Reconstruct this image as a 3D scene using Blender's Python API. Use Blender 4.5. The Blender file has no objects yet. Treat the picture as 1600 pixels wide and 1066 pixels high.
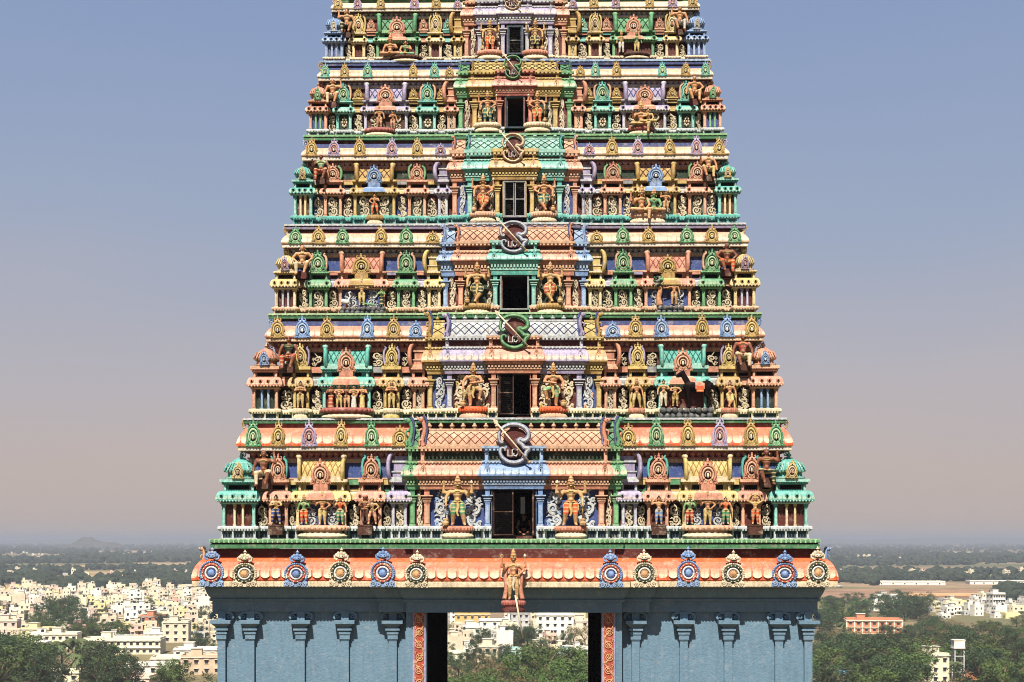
import bpy, bmesh, math, random
import numpy as np
from mathutils import Matrix, Vector, noise
random.seed(7)
R = math.radians
scn = bpy.context.scene
COL = scn.collection
# ------------------------------------------------------------------ camera
F = 2200.0            # focal length in pixels of the 1600 px wide photograph
DIST = 55.0           # metres from the lens to the front of the tower
YAW = R(0.8)          # the lens stands a little off the tower's axis
HOR = 842.0           # row of the horizon in the photograph
cam_d = bpy.data.cameras.new('camera'); cam = bpy.data.objects.new('camera', cam_d); COL.objects.link(cam)
cam.location = (DIST * math.tan(YAW), -DIST, 0.0)
cam.rotation_euler = (R(90), 0, YAW)
cam_d.sensor_width = 36.0; cam_d.lens = 36.0 * F / 1600.0
cam_d.shift_x = -3 / 1600.0
cam_d.shift_y = (HOR - 533.0) / 1600.0
cam_d.clip_start = 0.5; cam_d.clip_end = 200000.0
scn.camera = cam
# ------------------------------------------------------------------ sky and sun
SUN_EL, SUN_AZ = R(54), R(9)      # sun stands high in front of the facade, a little to its left
world = bpy.data.worlds.new('World'); scn.world = world; world.use_nodes = True
wn, wl = world.node_tree.nodes, world.node_tree.links
wn.clear()
w_out = wn.new('ShaderNodeOutputWorld'); w_bg = wn.new('ShaderNodeBackground')
w_sky = wn.new('ShaderNodeTexSky'); w_sky.sky_type = 'NISHITA'; w_sky.sun_disc = False
w_sky.sun_elevation = SUN_EL; w_sky.sun_rotation = math.pi + SUN_AZ
w_sky.air_density = 1.0; w_sky.dust_density = 3.0; w_sky.ozone_density = 2.0
w_tc = wn.new('ShaderNodeTexCoord'); w_sep = wn.new('ShaderNodeSeparateXYZ')
w_ramp = wn.new('ShaderNodeValToRGB')
def lin(c):
    return tuple(((x / 255.0) / 12.92 if x / 255.0 <= 0.04045 else ((x / 255.0 + 0.055) / 1.055) ** 2.4) for x in c)
el = w_ramp.color_ramp.elements
el[0].position = 0.0; el[0].color = lin((188, 174, 168)) + (1,)
el[1].position = 1.0; el[1].color = lin((84, 110, 166)) + (1,)
for p, c in ((0.05, (189, 174, 169)), (0.12, (177, 172, 178)), (0.22, (152, 164, 187)), (0.36, (133, 152, 188)), (0.6, (108, 132, 180))):
    e = el.new(p); e.color = lin(c) + (1,)
w_mul = wn.new('ShaderNodeVectorMath'); w_mul.operation = 'SCALE'; w_mul.inputs['Scale'].default_value = 9.0
w_mix = wn.new('ShaderNodeMix'); w_mix.data_type = 'RGBA'; w_mix.inputs['Factor'].default_value = 0.92
wl.new(w_tc.outputs['Generated'], w_sep.inputs[0]); w_no = wn.new('ShaderNodeTexNoise'); w_no.inputs['Scale'].default_value = 2.2; w_no.inputs['Detail'].default_value = 3
w_mp = wn.new('ShaderNodeMapping'); w_mp.inputs['Scale'].default_value = (1, 1, 4); wl.new(w_tc.outputs['Generated'], w_mp.inputs[0]); wl.new(w_mp.outputs[0], w_no.inputs['Vector'])
w_ma = wn.new('ShaderNodeMath'); w_ma.operation = 'MULTIPLY_ADD'; w_ma.inputs[1].default_value = 0.09; w_ma2 = wn.new('ShaderNodeMath'); w_ma2.operation = 'ADD'; w_ma2.inputs[1].default_value = -0.045
wl.new(w_no.outputs[0], w_ma.inputs[0]); wl.new(w_sep.outputs['Z'], w_ma.inputs[2]); wl.new(w_ma.outputs[0], w_ma2.inputs[0]); wl.new(w_ma2.outputs[0], w_ramp.inputs[0])
wl.new(w_ramp.outputs[0], w_mul.inputs[0])
wl.new(w_sky.outputs[0], w_mix.inputs['A']); wl.new(w_mul.outputs[0], w_mix.inputs['B'])
wl.new(w_mix.outputs['Result'], w_bg.inputs[0]); w_bg.inputs[1].default_value = 0.051
wl.new(w_bg.outputs[0], w_out.inputs[0])
sun_d = bpy.data.lights.new('sun', 'SUN'); sun_d.energy = 5.0; sun_d.angle = R(0.5); sun_d.color = (1.0, 0.93, 0.82)
sun = bpy.data.objects.new('sun', sun_d); COL.objects.link(sun)
_dir = Vector((-math.sin(SUN_AZ) * math.cos(SUN_EL), -math.cos(SUN_AZ) * math.cos(SUN_EL), math.sin(SUN_EL)))
sun.rotation_euler = _dir.to_track_quat('Z', 'Y').to_euler()
scn.view_settings.view_transform = 'Standard'; scn.view_settings.look = 'None'
scn.view_settings.exposure = 1.25; scn.view_settings.gamma = 1.0
scn.render.engine = 'CYCLES'
scn.cycles.use_denoising = True
scn.cycles.max_bounces = 6; scn.cycles.diffuse_bounces = 2; scn.cycles.glossy_bounces = 2
scn.cycles.volume_bounces = 1; scn.cycles.transparent_max_bounces = 8
scn.cycles.filter_width = 1.0
# ------------------------------------------------------------------ materials
MATS = {}
def new_mat(name, rough=0.6, spec=0.3):
    m = bpy.data.materials.new(name); m.use_nodes = True
    nt = m.node_tree; b = nt.nodes['Principled BSDF']
    b.inputs['Roughness'].default_value = rough; b.inputs['Specular IOR Level'].default_value = spec
    MATS[name] = m
    return m, nt.nodes, nt.links, b
def noise_node(N, L, vec, scale, detail=4, rough=0.6, mapscale=None):
    n = N.new('ShaderNodeTexNoise'); n.inputs['Scale'].default_value = scale
    n.inputs['Detail'].default_value = detail; n.inputs['Roughness'].default_value = rough
    if mapscale:
        mp = N.new('ShaderNodeMapping'); mp.inputs['Scale'].default_value = mapscale
        L.new(vec, mp.inputs[0]); L.new(mp.outputs[0], n.inputs['Vector'])
    else:
        L.new(vec, n.inputs['Vector'])
    return n.outputs[0]
def ramp(N, L, fac, pts):
    r = N.new('ShaderNodeValToRGB'); L.new(fac, r.inputs[0]); e = r.color_ramp.elements
    while len(e) < len(pts): e.new(0.5)
    for x, (p, c) in zip(e, pts): x.position = p; x.color = tuple(c)[:3] + (1,)
    return r.outputs[0]
def mixc(N, L, fac, a, b, mode='MIX'):
    m = N.new('ShaderNodeMix'); m.data_type = 'RGBA'; m.blend_type = mode
    for s, v in ((m.inputs['Factor'], fac), (m.inputs['A'], a), (m.inputs['B'], b)):
        if hasattr(v, 'links'): L.new(v, s)
        elif isinstance(v, (tuple, list)): s.default_value = tuple(v)[:3] + (1,)
        else: s.default_value = v
    return m.outputs['Result']
def math_n(N, L, op, a, b=None):
    m = N.new('ShaderNodeMath'); m.operation = op
    for s, v in ((m.inputs[0], a), (m.inputs[1], b)):
        if v is None: continue
        if hasattr(v, 'links'): L.new(v, s)
        else: s.default_value = v
    return m.outputs[0]
def weather(N, L, b, col, amount=1.0, bump=0.03):
    """fade, rain streaks and plaster grain on painted stucco, in world metres"""
    pos = N.new('ShaderNodeNewGeometry').outputs['Position']
    big = noise_node(N, L, pos, 1.3, 6)
    streak = noise_node(N, L, pos, 1.0, 5, 0.7, (7.0, 7.0, 0.7))
    fine = noise_node(N, L, pos, 9.0, 5, 0.7)
    spot = noise_node(N, L, pos, 3.2, 4, 0.7)
    f = ramp(N, L, big, ((0.3, (0.70, 0.70, 0.70)), (0.5, (0.95, 0.95, 0.95)), (0.72, (1.12, 1.11, 1.08))))
    c = mixc(N, L, 0.8 * amount, col, f, 'MULTIPLY')
    c = mixc(N, L, math_n(N, L, 'MULTIPLY', ramp(N, L, spot, ((0.54, (0, 0, 0)), (0.66, (1, 1, 1)))), 0.30 * amount), c, (0.46, 0.39, 0.30))   # dust settled and paint worn thin
    s = ramp(N, L, streak, ((0.36, (0.34, 0.31, 0.28)), (0.5, (0.9, 0.89, 0.87)), (0.6, (1, 1, 1))))
    c = mixc(N, L, 0.5 * amount, c, s, 'MULTIPLY')
    g = ramp(N, L, fine, ((0.34, (0.62,) * 3), (0.5, (0.97,) * 3), (0.68, (1.16,) * 3)))
    c = mixc(N, L, 0.7 * amount, c, g, 'MULTIPLY')
    L.new(c, b.inputs['Base Color'])
    bp = N.new('ShaderNodeBump'); bp.inputs['Strength'].default_value = 0.9; bp.inputs['Distance'].default_value = bump
    L.new(fine, bp.inputs['Height']); L.new(bp.outputs[0], b.inputs['Normal'])
PAINT = dict(
    salmon=(224, 134, 100), orange=(240, 106, 52), cream=(244, 218, 172), peach=(236, 176, 134), yellow=(224, 190, 96), gold=(194, 146, 64),
    lteal=(150, 218, 202), teal=(70, 188, 172), dteal=(24, 112, 104), green=(72, 158, 100), pgreen=(168, 214, 150), lgreen=(120, 190, 120), blue=(104, 150, 220), lblue=(150, 186, 232),
    navy=(36, 66, 150), indigo=(62, 78, 150), periwinkle=(156, 166, 210), lilac=(164, 150, 198), grey=(150, 152, 156), rose=(186, 84, 74), pink=(214, 140, 138),
    maroon=(92, 38, 30), dkgreen=(40, 58, 40), dark=(30, 24, 24), black=(14, 12, 12), white=(226, 226, 226), pwhite=(200, 208, 214),
    slate=(62, 78, 92), gateblue=(110, 141, 163), red=(206, 62, 36), skin_gold=(222, 164, 92), skin_orange=(228, 146, 88),
    skin_brown=(150, 74, 42), skin_green=(112, 168, 92), skin_peach=(230, 160, 100), hair=(32, 22, 20), brown=(86, 50, 34), rock=(96, 98, 100), bone=(232, 214, 176), leafgreen=(52, 96, 48))
ALB = 0.57   # paint tones above are as the sun shows them; this brings them to reflectance
for _n, _c in list(PAINT.items()):      # sun-bleached: every tone pulled a little towards its own grey and towards cream
    _g = sum(_c) / 3.0
    if max(_c) > 110 and _n not in ('gateblue', 'orange'): PAINT[_n] = tuple(min(245, 0.74 * x + 0.17 * _g + 0.09 * y) for x, y in zip(_c, (250, 235, 205)))
def mat(name):
    if name in MATS: return MATS[name]
    base, striped = (name[:-8], True) if name.endswith('_striped') else (name, False)
    m, N, L, b = new_mat(name, 0.62, 0.25)
    col = tuple(ALB * x for x in lin(PAINT[base]))
    if base in ('black', 'dark'): b.inputs['Roughness'].default_value = 1.0; b.inputs['Specular IOR Level'].default_value = 0.0
    if striped:     # cloth painted with bands
        pos = N.new('ShaderNodeNewGeometry').outputs['Position']; sep = N.new('ShaderNodeSeparateXYZ'); L.new(pos, sep.inputs[0])
        fr = math_n(N, L, 'FRACT', math_n(N, L, 'DIVIDE', math_n(N, L, 'ADD', sep.outputs['Z'], 100.0), 0.15))
        col = mixc(N, L, math_n(N, L, 'MULTIPLY', math_n(N, L, 'GREATER_THAN', fr, 0.68), 0.75), col, tuple(ALB * x for x in lin((232, 206, 150))))
    weather(N, L, b, col, 0.12 if base in ('black', 'dark') else 0.35 if base == 'gateblue' else 0.55 if base in ('maroon', 'dkgreen', 'navy') else 1.0)
    return m
def cornice_mat(name, z0, z1, top, bottom, pitch, x0=0.0):
    """painted lotus-petal cornice: petals outlined in the darker colour, their tips pale"""
    if name in MATS: return MATS[name]
    m, N, L, b = new_mat(name, 0.5, 0.4)
    pos = N.new('ShaderNodeNewGeometry').outputs['Position']
    sep = N.new('ShaderNodeSeparateXYZ'); L.new(pos, sep.inputs[0])
    t = math_n(N, L, 'DIVIDE', math_n(N, L, 'SUBTRACT', sep.outputs['Z'], z0), z1 - z0)
    fx = math_n(N, L, 'SUBTRACT', math_n(N, L, 'FRACT', math_n(N, L, 'DIVIDE', math_n(N, L, 'ADD', sep.outputs['X'], 100.0), pitch)), 0.5)
    ax = math_n(N, L, 'ABSOLUTE', fx)
    wob = noise_node(N, L, pos, 2.0, 2)
    tw = math_n(N, L, 'ADD', t, math_n(N, L, 'MULTIPLY', math_n(N, L, 'SUBTRACT', wob, 0.5), 0.18))
    g = ramp(N, L, tw, ((0.24, tuple(ALB * x for x in lin(bottom))), (0.60, tuple(ALB * x for x in lin(top)))))
    tip = math_n(N, L, 'MULTIPLY', math_n(N, L, 'POWER', math_n(N, L, 'MULTIPLY', ax, 2.0), 3.0), 0.16)
    low = math_n(N, L, 'GREATER_THAN', math_n(N, L, 'ADD', tip, 0.14), t)
    edge = math_n(N, L, 'MULTIPLY', math_n(N, L, 'GREATER_THAN', ax, 0.43), math_n(N, L, 'LESS_THAN', t, 0.66))
    c = mixc(N, L, low, g, tuple(ALB * x for x in lin(top)))
    c = mixc(N, L, math_n(N, L, 'MULTIPLY', edge, 0.7), c, tuple(x * 0.35 for x in lin(top)))
    weather(N, L, b, c, 0.9)
    return m
def plain_mat(name, rgb, rough=0.7, spec=0.2, scale=0.8, var=0.3):
    if name in MATS: return MATS[name]
    m, N, L, b = new_mat(name, rough, spec)
    pos = N.new('ShaderNodeNewGeometry').outputs['Position']
    n = noise_node(N, L, pos, scale, 5)
    f = ramp(N, L, n, ((0.3, (1 - var,) * 3), (0.7, (1 + var * 0.4,) * 3)))
    L.new(mixc(N, L, 1.0, lin(rgb), f, 'MULTIPLY'), b.inputs['Base Color'])
    return m
# ------------------------------------------------------------------ mesh building
class MB:
    def __init__(self): self.v = []; self.f = []; self.m = []; self.names = []; self.smooth = []
    def mi(self, n):
        if n not in self.names: self.names.append(n)
        return self.names.index(n)
    def add(self, vs, fs, m, smooth=False):
        o = len(self.v); i = self.mi(m)
        self.v += [tuple(p) for p in vs]
        for f in fs: self.f.append(tuple(a + o for a in f)); self.m.append(i); self.smooth.append(smooth)
    def box(self, x0, x1, y0, y1, z0, z1, m):
        if x0 > x1: x0, x1 = x1, x0
        if y0 > y1: y0, y1 = y1, y0
        if z0 > z1: z0, z1 = z1, z0
        self.add([(x0, y0, z0), (x1, y0, z0), (x1, y1, z0), (x0, y1, z0), (x0, y0, z1), (x1, y0, z1), (x1, y1, z1), (x0, y1, z1)],
                 [(0, 3, 2, 1), (4, 5, 6, 7), (0, 1, 5, 4), (1, 2, 6, 5), (2, 3, 7, 6), (3, 0, 4, 7)], m)
    def frus(self, cx, cy, z0, z1, a0, b0, a1, b1, m):
        self.add([(cx - a0, cy - b0, z0), (cx + a0, cy - b0, z0), (cx + a0, cy + b0, z0), (cx - a0, cy + b0, z0),
                  (cx - a1, cy - b1, z1), (cx + a1, cy - b1, z1), (cx + a1, cy + b1, z1), (cx - a1, cy + b1, z1)],
                 [(0, 3, 2, 1), (4, 5, 6, 7), (0, 1, 5, 4), (1, 2, 6, 5), (2, 3, 7, 6), (3, 0, 4, 7)], m)
    def sweep(self, path, prof, m, cap=True):
        """prof: list of (out, z); m: one colour or one per profile segment"""
        n = len(path); k = len(prof); P = [Vector(p) for p in path]; off = []
        dirs = [(P[i + 1] - P[i]).normalized() for i in range(n - 1)]
        nrm = [Vector((d.y, -d.x)) for d in dirs]
        for i in range(n):
            if i == 0: off.append(nrm[0])
            elif i == n - 1: off.append(nrm[-1])
            else: off.append((nrm[i - 1] + nrm[i]) / (1 + nrm[i - 1].dot(nrm[i])))
        vs = [(P[i].x + off[i].x * o, P[i].y + off[i].y * o, z) for i in range(n) for (o, z) in prof]
        for j in range(k - 1):
            mm = m if isinstance(m, str) else m[min(j, len(m) - 1)]
            if mm is None: continue
            o = len(self.v)
            sub = []; fs = []
            for i in range(n): sub += [vs[i * k + j], vs[i * k + j + 1]]
            for i in range(n - 1): fs.append((2 * i, 2 * i + 2, 2 * i + 3, 2 * i + 1))
            self.add(sub, fs, mm)
        if cap:
            mm = m if isinstance(m, str) else [x for x in m if x][0]
            self.add(vs[:k], [tuple(range(k))], mm); self.add(vs[-k:], [tuple(range(k))[::-1]], mm)
    def lathe(self, c, prof, m, n=10, a0=0.0, a1=2 * math.pi, sq=(1, 1), smooth=True):
        closed = abs(a1 - a0 - 2 * math.pi) < 1e-4
        cols = n if closed else n + 1
        vs = []
        for i in range(cols):
            a = a0 + (a1 - a0) * i / n
            for r, z in prof: vs.append((c[0] + r * math.cos(a) * sq[0], c[1] + r * math.sin(a) * sq[1], c[2] + z))
        k = len(prof)
        for j in range(k - 1):
            mm = m if isinstance(m, str) else m[min(j, len(m) - 1)]
            fs = [(i * k + j, ((i + 1) % cols) * k + j, ((i + 1) % cols) * k + j + 1, i * k + j + 1) for i in range(n)]
            used = sorted({a for f in fs for a in f}); mp = {a: b for b, a in enumerate(used)}
            self.add([vs[a] for a in used], [tuple(mp[a] for a in f) for f in fs], mm, smooth)
    def tube(self, pts, rad, m, n=6, flat=1.0, caps=True, smooth=True):
        P = [Vector(p) for p in pts]; vs = []
        for i, p in enumerate(P):
            t = (P[min(i + 1, len(P) - 1)] - P[max(i - 1, 0)]).normalized()
            a = t.cross(Vector((0, 1, 0)))
            if a.length < 1e-3: a = t.cross(Vector((1, 0, 0)))
            a.normalize(); b = a.cross(t)
            r = rad[i] if isinstance(rad, (list, tuple)) else rad
            for j in range(n):
                q = 2 * math.pi * j / n
                vs.append(p + a * (r * math.cos(q)) + b * (r * math.sin(q) * flat))
        fs = [(i * n + j, i * n + (j + 1) % n, (i + 1) * n + (j + 1) % n, (i + 1) * n + j) for i in range(len(P) - 1) for j in range(n)]
        if caps: fs += [tuple(range(n))[::-1], tuple(range((len(P) - 1) * n, len(P) * n))]
        self.add(vs, fs, m, smooth)
    def ribbon(self, pts, w, d, m, y=0.0):
        """raised ridge drawn in the XZ plane, facing -Y"""
        vs = []; n = len(pts)
        for i, p in enumerate(pts):
            a = pts[min(i + 1, n - 1)]; b = pts[max(i - 1, 0)]
            tx, tz = a[0] - b[0], a[1] - b[1]; l = math.hypot(tx, tz) or 1
            nx, nz = -tz / l, tx / l
            ww = w[i] if isinstance(w, (list, tuple)) else w
            vs += [(p[0] + nx * ww, y, p[1] + nz * ww), (p[0] + nx * ww * 0.55, y - d, p[1] + nz * ww * 0.55), (p[0] - nx * ww * 0.55, y - d, p[1] - nz * ww * 0.55), (p[0] - nx * ww, y, p[1] - nz * ww)]
        fs = []
        for i in range(n - 1):
            for j in range(3): fs.append((4 * i + j, 4 * i + j + 1, 4 * i + j + 5, 4 * i + j + 4))
        fs += [(0, 1, 2, 3), tuple(4 * (n - 1) + j for j in (3, 2, 1, 0))]
        self.add(vs, fs, m)
    def prism(self, outline, y0, y1, m, side=None):
        n = len(outline)
        self.add([(x, y0, z) for x, z in outline] + [(x, y1, z) for x, z in outline],
                 [tuple(range(n)), tuple(range(n, 2 * n))[::-1]], m)
        self.add([(x, y0, z) for x, z in outline] + [(x, y1, z) for x, z in outline],
                 [(i, (i + 1) % n, n + (i + 1) % n, n + i) for i in range(n)], side or m)
    def ring(self, cx, cz, R_, r, m, a0=0.0, a1=2 * math.pi, y=0.0, n=18, k=5, flat=0.8):
        pts = [(cx + R_ * math.cos(a0 + (a1 - a0) * i / n), y, cz + R_ * math.sin(a0 + (a1 - a0) * i / n)) for i in range(n + 1)]
        self.tube(pts, r, m, k, flat)
    def ball(self, c, r, m, n=8, k=5):
        rx, ry, rz = r if isinstance(r, (tuple, list)) else (r, r, r)
        vs = [(c[0], c[1], c[2] - rz)]
        for i in range(1, k):
            a = -math.pi / 2 + math.pi * i / k
            for j in range(n):
                q = 2 * math.pi * j / n
                vs.append((c[0] + rx * math.cos(a) * math.cos(q), c[1] + ry * math.cos(a) * math.sin(q), c[2] + rz * math.sin(a)))
        vs.append((c[0], c[1], c[2] + rz)); top = len(vs) - 1
        fs = [(0, 1 + (j + 1) % n, 1 + j) for j in range(n)]
        for i in range(k - 2):
            for j in range(n): fs.append((1 + i * n + j, 1 + i * n + (j + 1) % n, 1 + (i + 1) * n + (j + 1) % n, 1 + (i + 1) * n + j))
        fs += [(top, 1 + (k - 2) * n + j, 1 + (k - 2) * n + (j + 1) % n) for j in range(n)]
        self.add(vs, fs, m, True)
    def mesh(self, name):
        me = bpy.data.meshes.new(name); me.from_pydata(self.v, [], self.f)
        for n in self.names: me.materials.append(mat(n) if isinstance(n, str) else n)
        me.polygons.foreach_set('material_index', self.m); me.polygons.foreach_set('use_smooth', self.smooth)
        me.update()
        return me
    def build(self, name, parent=None, **kw): return mk(name, self.mesh(name), parent, **kw)
JIT = {'gable_ornament', 'scroll_relief', 'medallion', 'finial', 'crested_beast', 'corner_curl', 'dome_curl', 'gable_wing'}; JR = random.Random(11)
def mk(name, data, parent=None, loc=(0, 0, 0), rot=(0, 0, 0), scale=(1, 1, 1)):
    if name in JIT:      # hand-made pieces: no two quite alike
        scale = tuple(v * JR.uniform(0.94, 1.06) for v in scale); rot = (rot[0], rot[1] + JR.uniform(-0.04, 0.04), rot[2] + JR.uniform(-0.05, 0.05))
    o = bpy.data.objects.new(name, data); COL.objects.link(o)
    o.location = loc; o.rotation_euler = rot; o.scale = scale if isinstance(scale, (tuple, list)) else (scale,) * 3
    if parent is not None:
        o.parent = parent
        if parent.name.startswith('temple_tower'): o.matrix_parent_inverse = Matrix.Translation(-parent.location)
    return o
def tag(o, label, cat, group=None):
    o['label'] = label; o['category'] = cat
    if group: o['group'] = group
    return o
CACHE = {}
def cached(key, fn):
    if key not in CACHE: CACHE[key] = fn()
    return CACHE[key]
# ------------------------------------------------------------------ ornament meshes (unit size, facing -Y, base at z = 0)
def catmull(pts, n=6):
    out = []; P = [pts[0]] + list(pts) + [pts[-1]]
    for i in range(1, len(P) - 2):
        for j in range(n):
            t = j / n; a, b, c, d = P[i - 1], P[i], P[i + 1], P[i + 2]
            out.append(tuple(0.5 * (2 * b[k] + (c[k] - a[k]) * t + (2 * a[k] - 5 * b[k] + 4 * c[k] - d[k]) * t * t + (3 * b[k] - a[k] - 3 * c[k] + d[k]) * t ** 3) for k in range(len(b))))
    out.append(tuple(pts[-1]))
    return out
def spiral(cx, cz, r0, r1, a0, turns, n=14):
    return [(cx + (r0 + (r1 - r0) * i / n) * math.cos(a0 + turns * 2 * math.pi * i / n), cz + (r0 + (r1 - r0) * i / n) * math.sin(a0 + turns * 2 * math.pi * i / n)) for i in range(n + 1)]
def horseshoe_mesh(a, b, c, style=0):
    """horseshoe gable ornament: 1 wide, 1 high with its crown"""
    def fn():
        mb = MB(); cz = 0.36
        out = []
        for i in range(25):
            t = -0.62 * math.pi + (1.24 * math.pi + math.pi) * 0 + 0
        pts = []
        for i in range(29):
            an = -math.pi * 0.30 + math.pi * 1.60 * i / 28
            r = 0.43 + (0.012 if i % 2 else -0.012)
            pts.append((r * math.cos(an), cz + r * 0.86 * math.sin(an)))
        pts = [(0.46, 0.0), (0.5, 0.07), (0.36, 0.11)] + pts + [(-0.36, 0.11), (-0.5, 0.07), (-0.46, 0.0)]
        mb.prism(pts, -0.10, 0.05, a)
        mb.ring(0, cz, 0.36, 0.055, a, -0.25 * math.pi, 1.25 * math.pi, -0.14, 18, 5)
        mb.ring(0, cz, 0.25, 0.045, b, -0.25 * math.pi, 1.25 * math.pi, -0.14, 16, 5)
        mb.ball((0, -0.11, cz), (0.19, 0.05, 0.18), 'dark' if style != 2 else b, 10, 5)
        mb.ring(0, cz - 0.01, 0.13, 0.032, b, -0.2 * math.pi, 1.2 * math.pi, -0.16, 12, 5)
        mb.ball((0, -0.16, cz - 0.03), (0.065, 0.05, 0.1), c, 8, 5)
        for s in (-1, 1):
            mb.ribbon([(s * x, z) for x, z in spiral(0.33, 0.10, 0.11, 0.03, math.pi * 0.6, -1.3, 12)], 0.034, 0.05, a, -0.10)
            mb.ribbon([(s * x, z) for x, z in spiral(0.12, 0.09, 0.085, 0.02, math.pi * 0.9, -1.2, 10)], 0.026, 0.04, b, -0.10)
            mb.ribbon([(s * 0.12, 0.74), (s * 0.21, 0.79), (s * 0.19, 0.87), (s * 0.11, 0.86)], [0.05, 0.05, 0.035, 0.01], 0.05, a, -0.08)
            mb.ball((s * 0.09, -0.14, 0.755), 0.035, c, 6, 4)
        mb.ball((0, -0.1, 0.76), (0.12, 0.08, 0.075), a, 8, 5)
        mb.ball((0, -0.18, 0.735), (0.05, 0.03, 0.03), 'dark', 6, 4)
        mb.ball((0, -0.09, 0.86), (0.075, 0.06, 0.06), a, 8, 5)
        mb.lathe((0, -0.07, 0.9), [(0.02, 0), (0.055, 0.02), (0.05, 0.05), (0.0, 0.10)], a, 8)
        return mb.mesh('gable_ornament')
    return cached(('hs', a, b, c, style), fn)
def medallion_mesh(a, ringc, boss):
    """large round medallion of the lowest cornice: 1 wide, 1.5 high"""
    def fn():
        mb = MB(); cz = 0.52
        pts = [(-0.47, 0.0), (0.47, 0.0), (0.45, 0.18)] + [(0.46 * math.cos(t), cz + 0.44 * math.sin(t)) for t in [(-0.18 + 1.36 * i / 24) * math.pi for i in range(25)]] + [(-0.45, 0.18)]
        mb.prism(pts, -0.10, 0.10, a)
        for i in range(25):
            t = (-0.16 + 1.32 * i / 24) * math.pi
            mb.ball((0.43 * math.cos(t), -0.12, cz + 0.41 * math.sin(t)), 0.045, a, 6, 4)
        mb.ring(0, cz, 0.32, 0.055, ringc, 0, 2 * math.pi, -0.12, 22, 5)
        for i in range(14):
            t = 2 * math.pi * i / 14
            mb.ball((0.32 * math.cos(t), -0.165, cz + 0.32 * math.sin(t)), 0.03, 'bone', 5, 4)
        mb.lathe((0, 0, 0), [(0.0, 0), (0.0, 0.01)], 'bone', 4)
        mb.ring(0, cz, 0.215, 0.04, 'white', 0, 2 * math.pi, -0.14, 20, 5)
        mb.ball((0, -0.12, cz), (0.15, 0.10, 0.15), boss, 12, 6)
        mb.ring(0, cz, 0.14, 0.022, 'navy' if boss == 'blue' else 'gold', 0, 2 * math.pi, -0.17, 16, 4)
        for s in (-1, 1):
            for cx, r in ((0.34, 0.10), (0.14, 0.09)):
                mb.ribbon([(s * x, z) for x, z in spiral(cx, 0.10, r, 0.02, 0.4, 1.6, 14)], 0.026, 0.05, 'bone' if a != 'blue' else 'lblue', -0.10)
        # lion-face crown of leaves
        for an in (-1.15, -0.6, 0, 0.6, 1.15):
            x, z = 0.20 * math.sin(an), 1.14 + 0.2 * math.cos(an) * 0.8
            mb.ball((x, -0.08, z - 0.03), (0.075, 0.06, 0.085), a, 7, 5)
        mb.ball((0, -0.14, 1.12), (0.16, 0.09, 0.1), a, 9, 5)
        mb.ribbon([(-0.12, 1.1), (-0.06, 1.05), (0, 1.07), (0.06, 1.05), (0.12, 1.1)], 0.018, 0.03, 'dark', -0.22)
        for s in (-1, 1):
            mb.ball((s * 0.06, -0.21, 1.15), 0.025, 'dark', 5, 4)
            mb.ribbon([(s * 0.14, 1.02), (s * 0.25, 1.06), (s * 0.27, 1.17), (s * 0.19, 1.2)], [0.05, 0.05, 0.04, 0.01], 0.07, a, -0.05)
        mb.lathe((0, -0.07, 1.36), [(0.05, 0), (0.075, 0.03), (0.04, 0.07), (0.0, 0.14)], a, 8)
        return mb.mesh('medallion')
    return cached(('md', a, ringc, boss), fn)
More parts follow.
